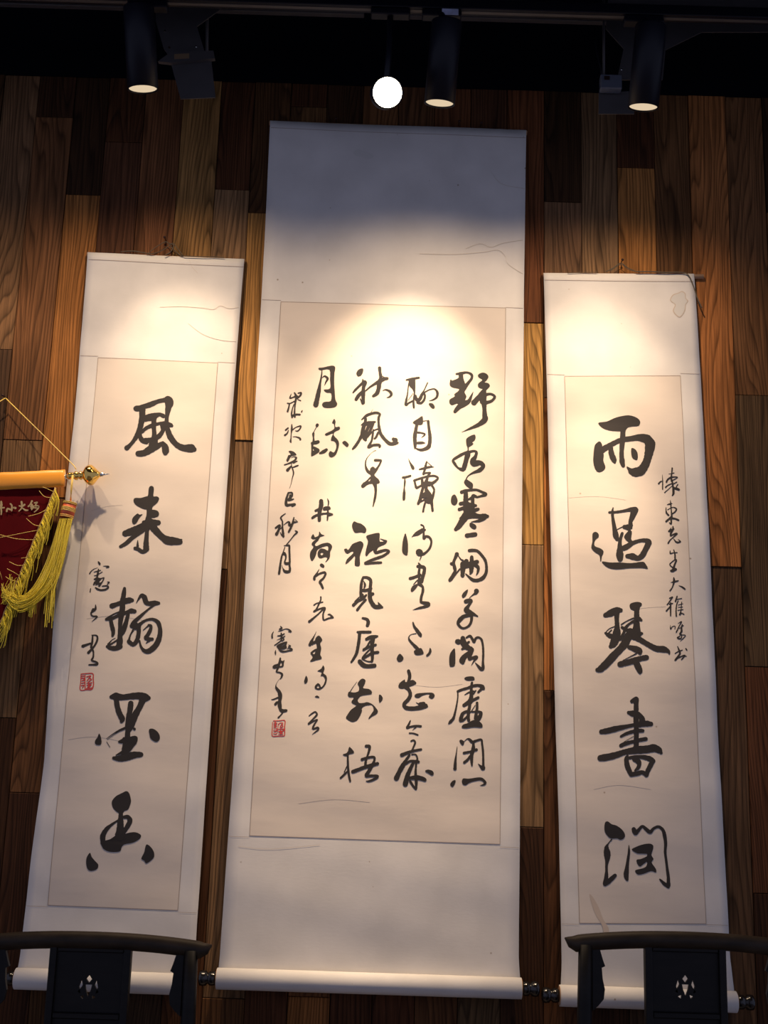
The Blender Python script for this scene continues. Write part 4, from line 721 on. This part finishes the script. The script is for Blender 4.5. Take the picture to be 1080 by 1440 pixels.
# ------------------------------------------------------------------ chairs
def chair(px, tip_dir, label):
    cy = -.45; c = at(px, 1320, cy); root = empty('yoke_back_chair', (c.x, cy, 0), label, 'chair', 'dark carved chairs in front of the wall')
    O = Vector((c.x, cy, 0)); topz = c.z                     # crest centre height
    def P(x, y, z): return O + Vector((x, y, z))
    hw = .285
    # crest rail: bowed up in the middle, thinning to upturned pointed ends
    pts = []; rad = []
    for i in range(41):
        u = -1 + i/20; a = abs(u)
        z = topz - .002 - .020*a**2.2 + (.016*max(0, (a-.9)/.1)**1.5); y = .012*a*a - .012
        pts.append(P(u*hw, y, z)); rad.append(.0200 if a < .9 else .0200*(1 - .92*((a-.9)/.1)**1.6))
    bm = bmesh.new(); tube(bm, pts, rad, 18, True, 1.0, .85); obj('crest_rail', bm, M_RAIL, root, True)
    # posts
    for s in (-1, 1):
        bm = bmesh.new(); tube(bm, [P(s*.237, -.01, topz-.018), P(s*.239, -.006, topz-.15), P(s*.243, -.012, topz-.4), P(s*.247, -.03, .46), P(s*.25, 0, 0)], [.0165, .0175, .0185, .019, .02], 14); obj('back_post', bm, M_CHAIR, root, True)
        # carved spandrel
        prof = [(.221, -.022), (.205, -.022), (.196, -.052), (.191, -.066), (.199, -.070), (.197, -.095), (.192, -.118), (.195, -.140), (.208, -.155), (.221, -.166)]
        bm = bmesh.new(); prism(bm, [P(s*a, -.014, topz+b) for a, b in (prof if s > 0 else prof[::-1])], .012); obj('spandrel', bm, M_CHAIR, root)
    # splat: two stiles, cross rails, recessed panels, pierced motif
    sw = .088; z1 = topz - .016; z0 = .47
    for s in (-1, 1):
        bm = bmesh.new(); box(bm, O.x+s*sw-.0085, O.x+s*sw+.0085, cy-.020, cy+.004, z0, z1); bevel(bm, .0025, 2); obj('splat_stile', bm, M_CHAIR, root)
    for zr in (z1-.006, z1-.155, z1-.30, z0+.01):
        bm = bmesh.new(); box(bm, O.x-sw+.0088, O.x+sw-.0088, cy-.018, cy+.002, zr-.007, zr+.007); bevel(bm, .002, 1); obj('splat_rail', bm, M_CHAIR, root)
    # top panel with real openings
    mz = z1 - .088
    holes = [[(0, .026), (.0085, .016), (0, .006), (-.0085, .016)],
             [(-.010, .002), (.010, .002), (.0075, -.010), (0, -.028), (-.0075, -.010)],
             [(.022, .014), (.0175, .002), (.0205, -.004), (.031, -.016), (.022, -.020), (.028, -.003)],
             [(-.022, .014), (-.028, -.003), (-.022, -.020), (-.031, -.016), (-.0205, -.004), (-.0175, .002)],
             [(.012, -.024), (.023, -.028), (.014, -.034)], [(-.012, -.024), (-.014, -.034), (-.023, -.028)]]
    holes = [[(a*.8, c_*.9) for a, c_ in h] for h in holes]
    x0, x1, za, zb = -sw+.0085, sw-.0085, z1-.148-mz, z1-.013-mz
    outer = [(x0, za), (x1, za), (x1, zb), (x0, zb)]
    loops = [outer] + holes; flat = [q for l in loops for q in l]
    bm = bmesh.new(); F = [bm.verts.new((O.x+a, cy-.010, mz+b)) for a, b in flat]; Bk = [bm.verts.new((O.x+a, cy-.003, mz+b)) for a, b in flat]
    for t in tessellate_polygon([[Vector((a, b, 0)) for a, b in l] for l in loops]):
        bm.faces.new([F[i] for i in t]); bm.faces.new([Bk[i] for i in reversed(t)])
    k = 0
    for l in loops:
        n = len(l)
        for i in range(n): bm.faces.new((F[k+i], F[k+(i+1) % n], Bk[k+(i+1) % n], Bk[k+i]))
        k += n
    obj('pierced_panel', bm, M_CHAIR, root)
    for zt, zb_ in ((z1-.163, z1-.292), (z1-.308, z0+.018)):
        bm = bmesh.new(); box(bm, O.x-sw+.0085, O.x+sw-.0085, cy-.010, cy-.003, zb_, zt); obj('splat_panel', bm, M_CHAIR, root)
    # seat, legs, arms and stretchers (below the frame)
    bm = bmesh.new(); box(bm, O.x-.285, O.x+.285, cy-.50, cy+.03, .425, .465); bevel(bm, .008, 2); obj('seat', bm, M_CHAIR, root)
    for s in (-1, 1):
        bm = bmesh.new(); tube(bm, [P(s*.262, -.465, 0), P(s*.257, -.465, .425)], .018, 12); obj('front_leg', bm, M_CHAIR, root, True)
        bm = bmesh.new(); tube(bm, smooth_line([tuple(P(s*.244, -.02, .70)), tuple(P(s*.262, -.2, .715)), tuple(P(s*.27, -.40, .69)), tuple(P(s*.258, -.455, .66))], 5), .0135, 10); obj('armrest', bm, M_CHAIR, root, True)
        bm = bmesh.new(); tube(bm, [P(s*.258, -.45, .46), P(s*.258, -.45, .665)], .012, 10); obj('arm_post', bm, M_CHAIR, root, True)
        bm = bmesh.new(); tube(bm, [P(s*.26, -.46, .13), P(s*.25, -.005, .13)], .011, 10); obj('stretcher', bm, M_CHAIR, root, True)
    bm = bmesh.new(); tube(bm, [P(-.26, -.465, .09), P(.26, -.465, .09)], .014, 10); obj('footrest', bm, M_CHAIR, root, True)
    bm = bmesh.new(); tube(bm, [P(-.25, -.003, .16), P(.25, -.003, .16)], .011, 10); obj('stretcher', bm, M_CHAIR, root, True)
    return root
chair(131, 1, 'dark carved chair whose pierced splat stands before the scroll beside the pennant')
chair(961, -1, 'dark carved chair whose pierced splat stands before the scroll with the pale stain')
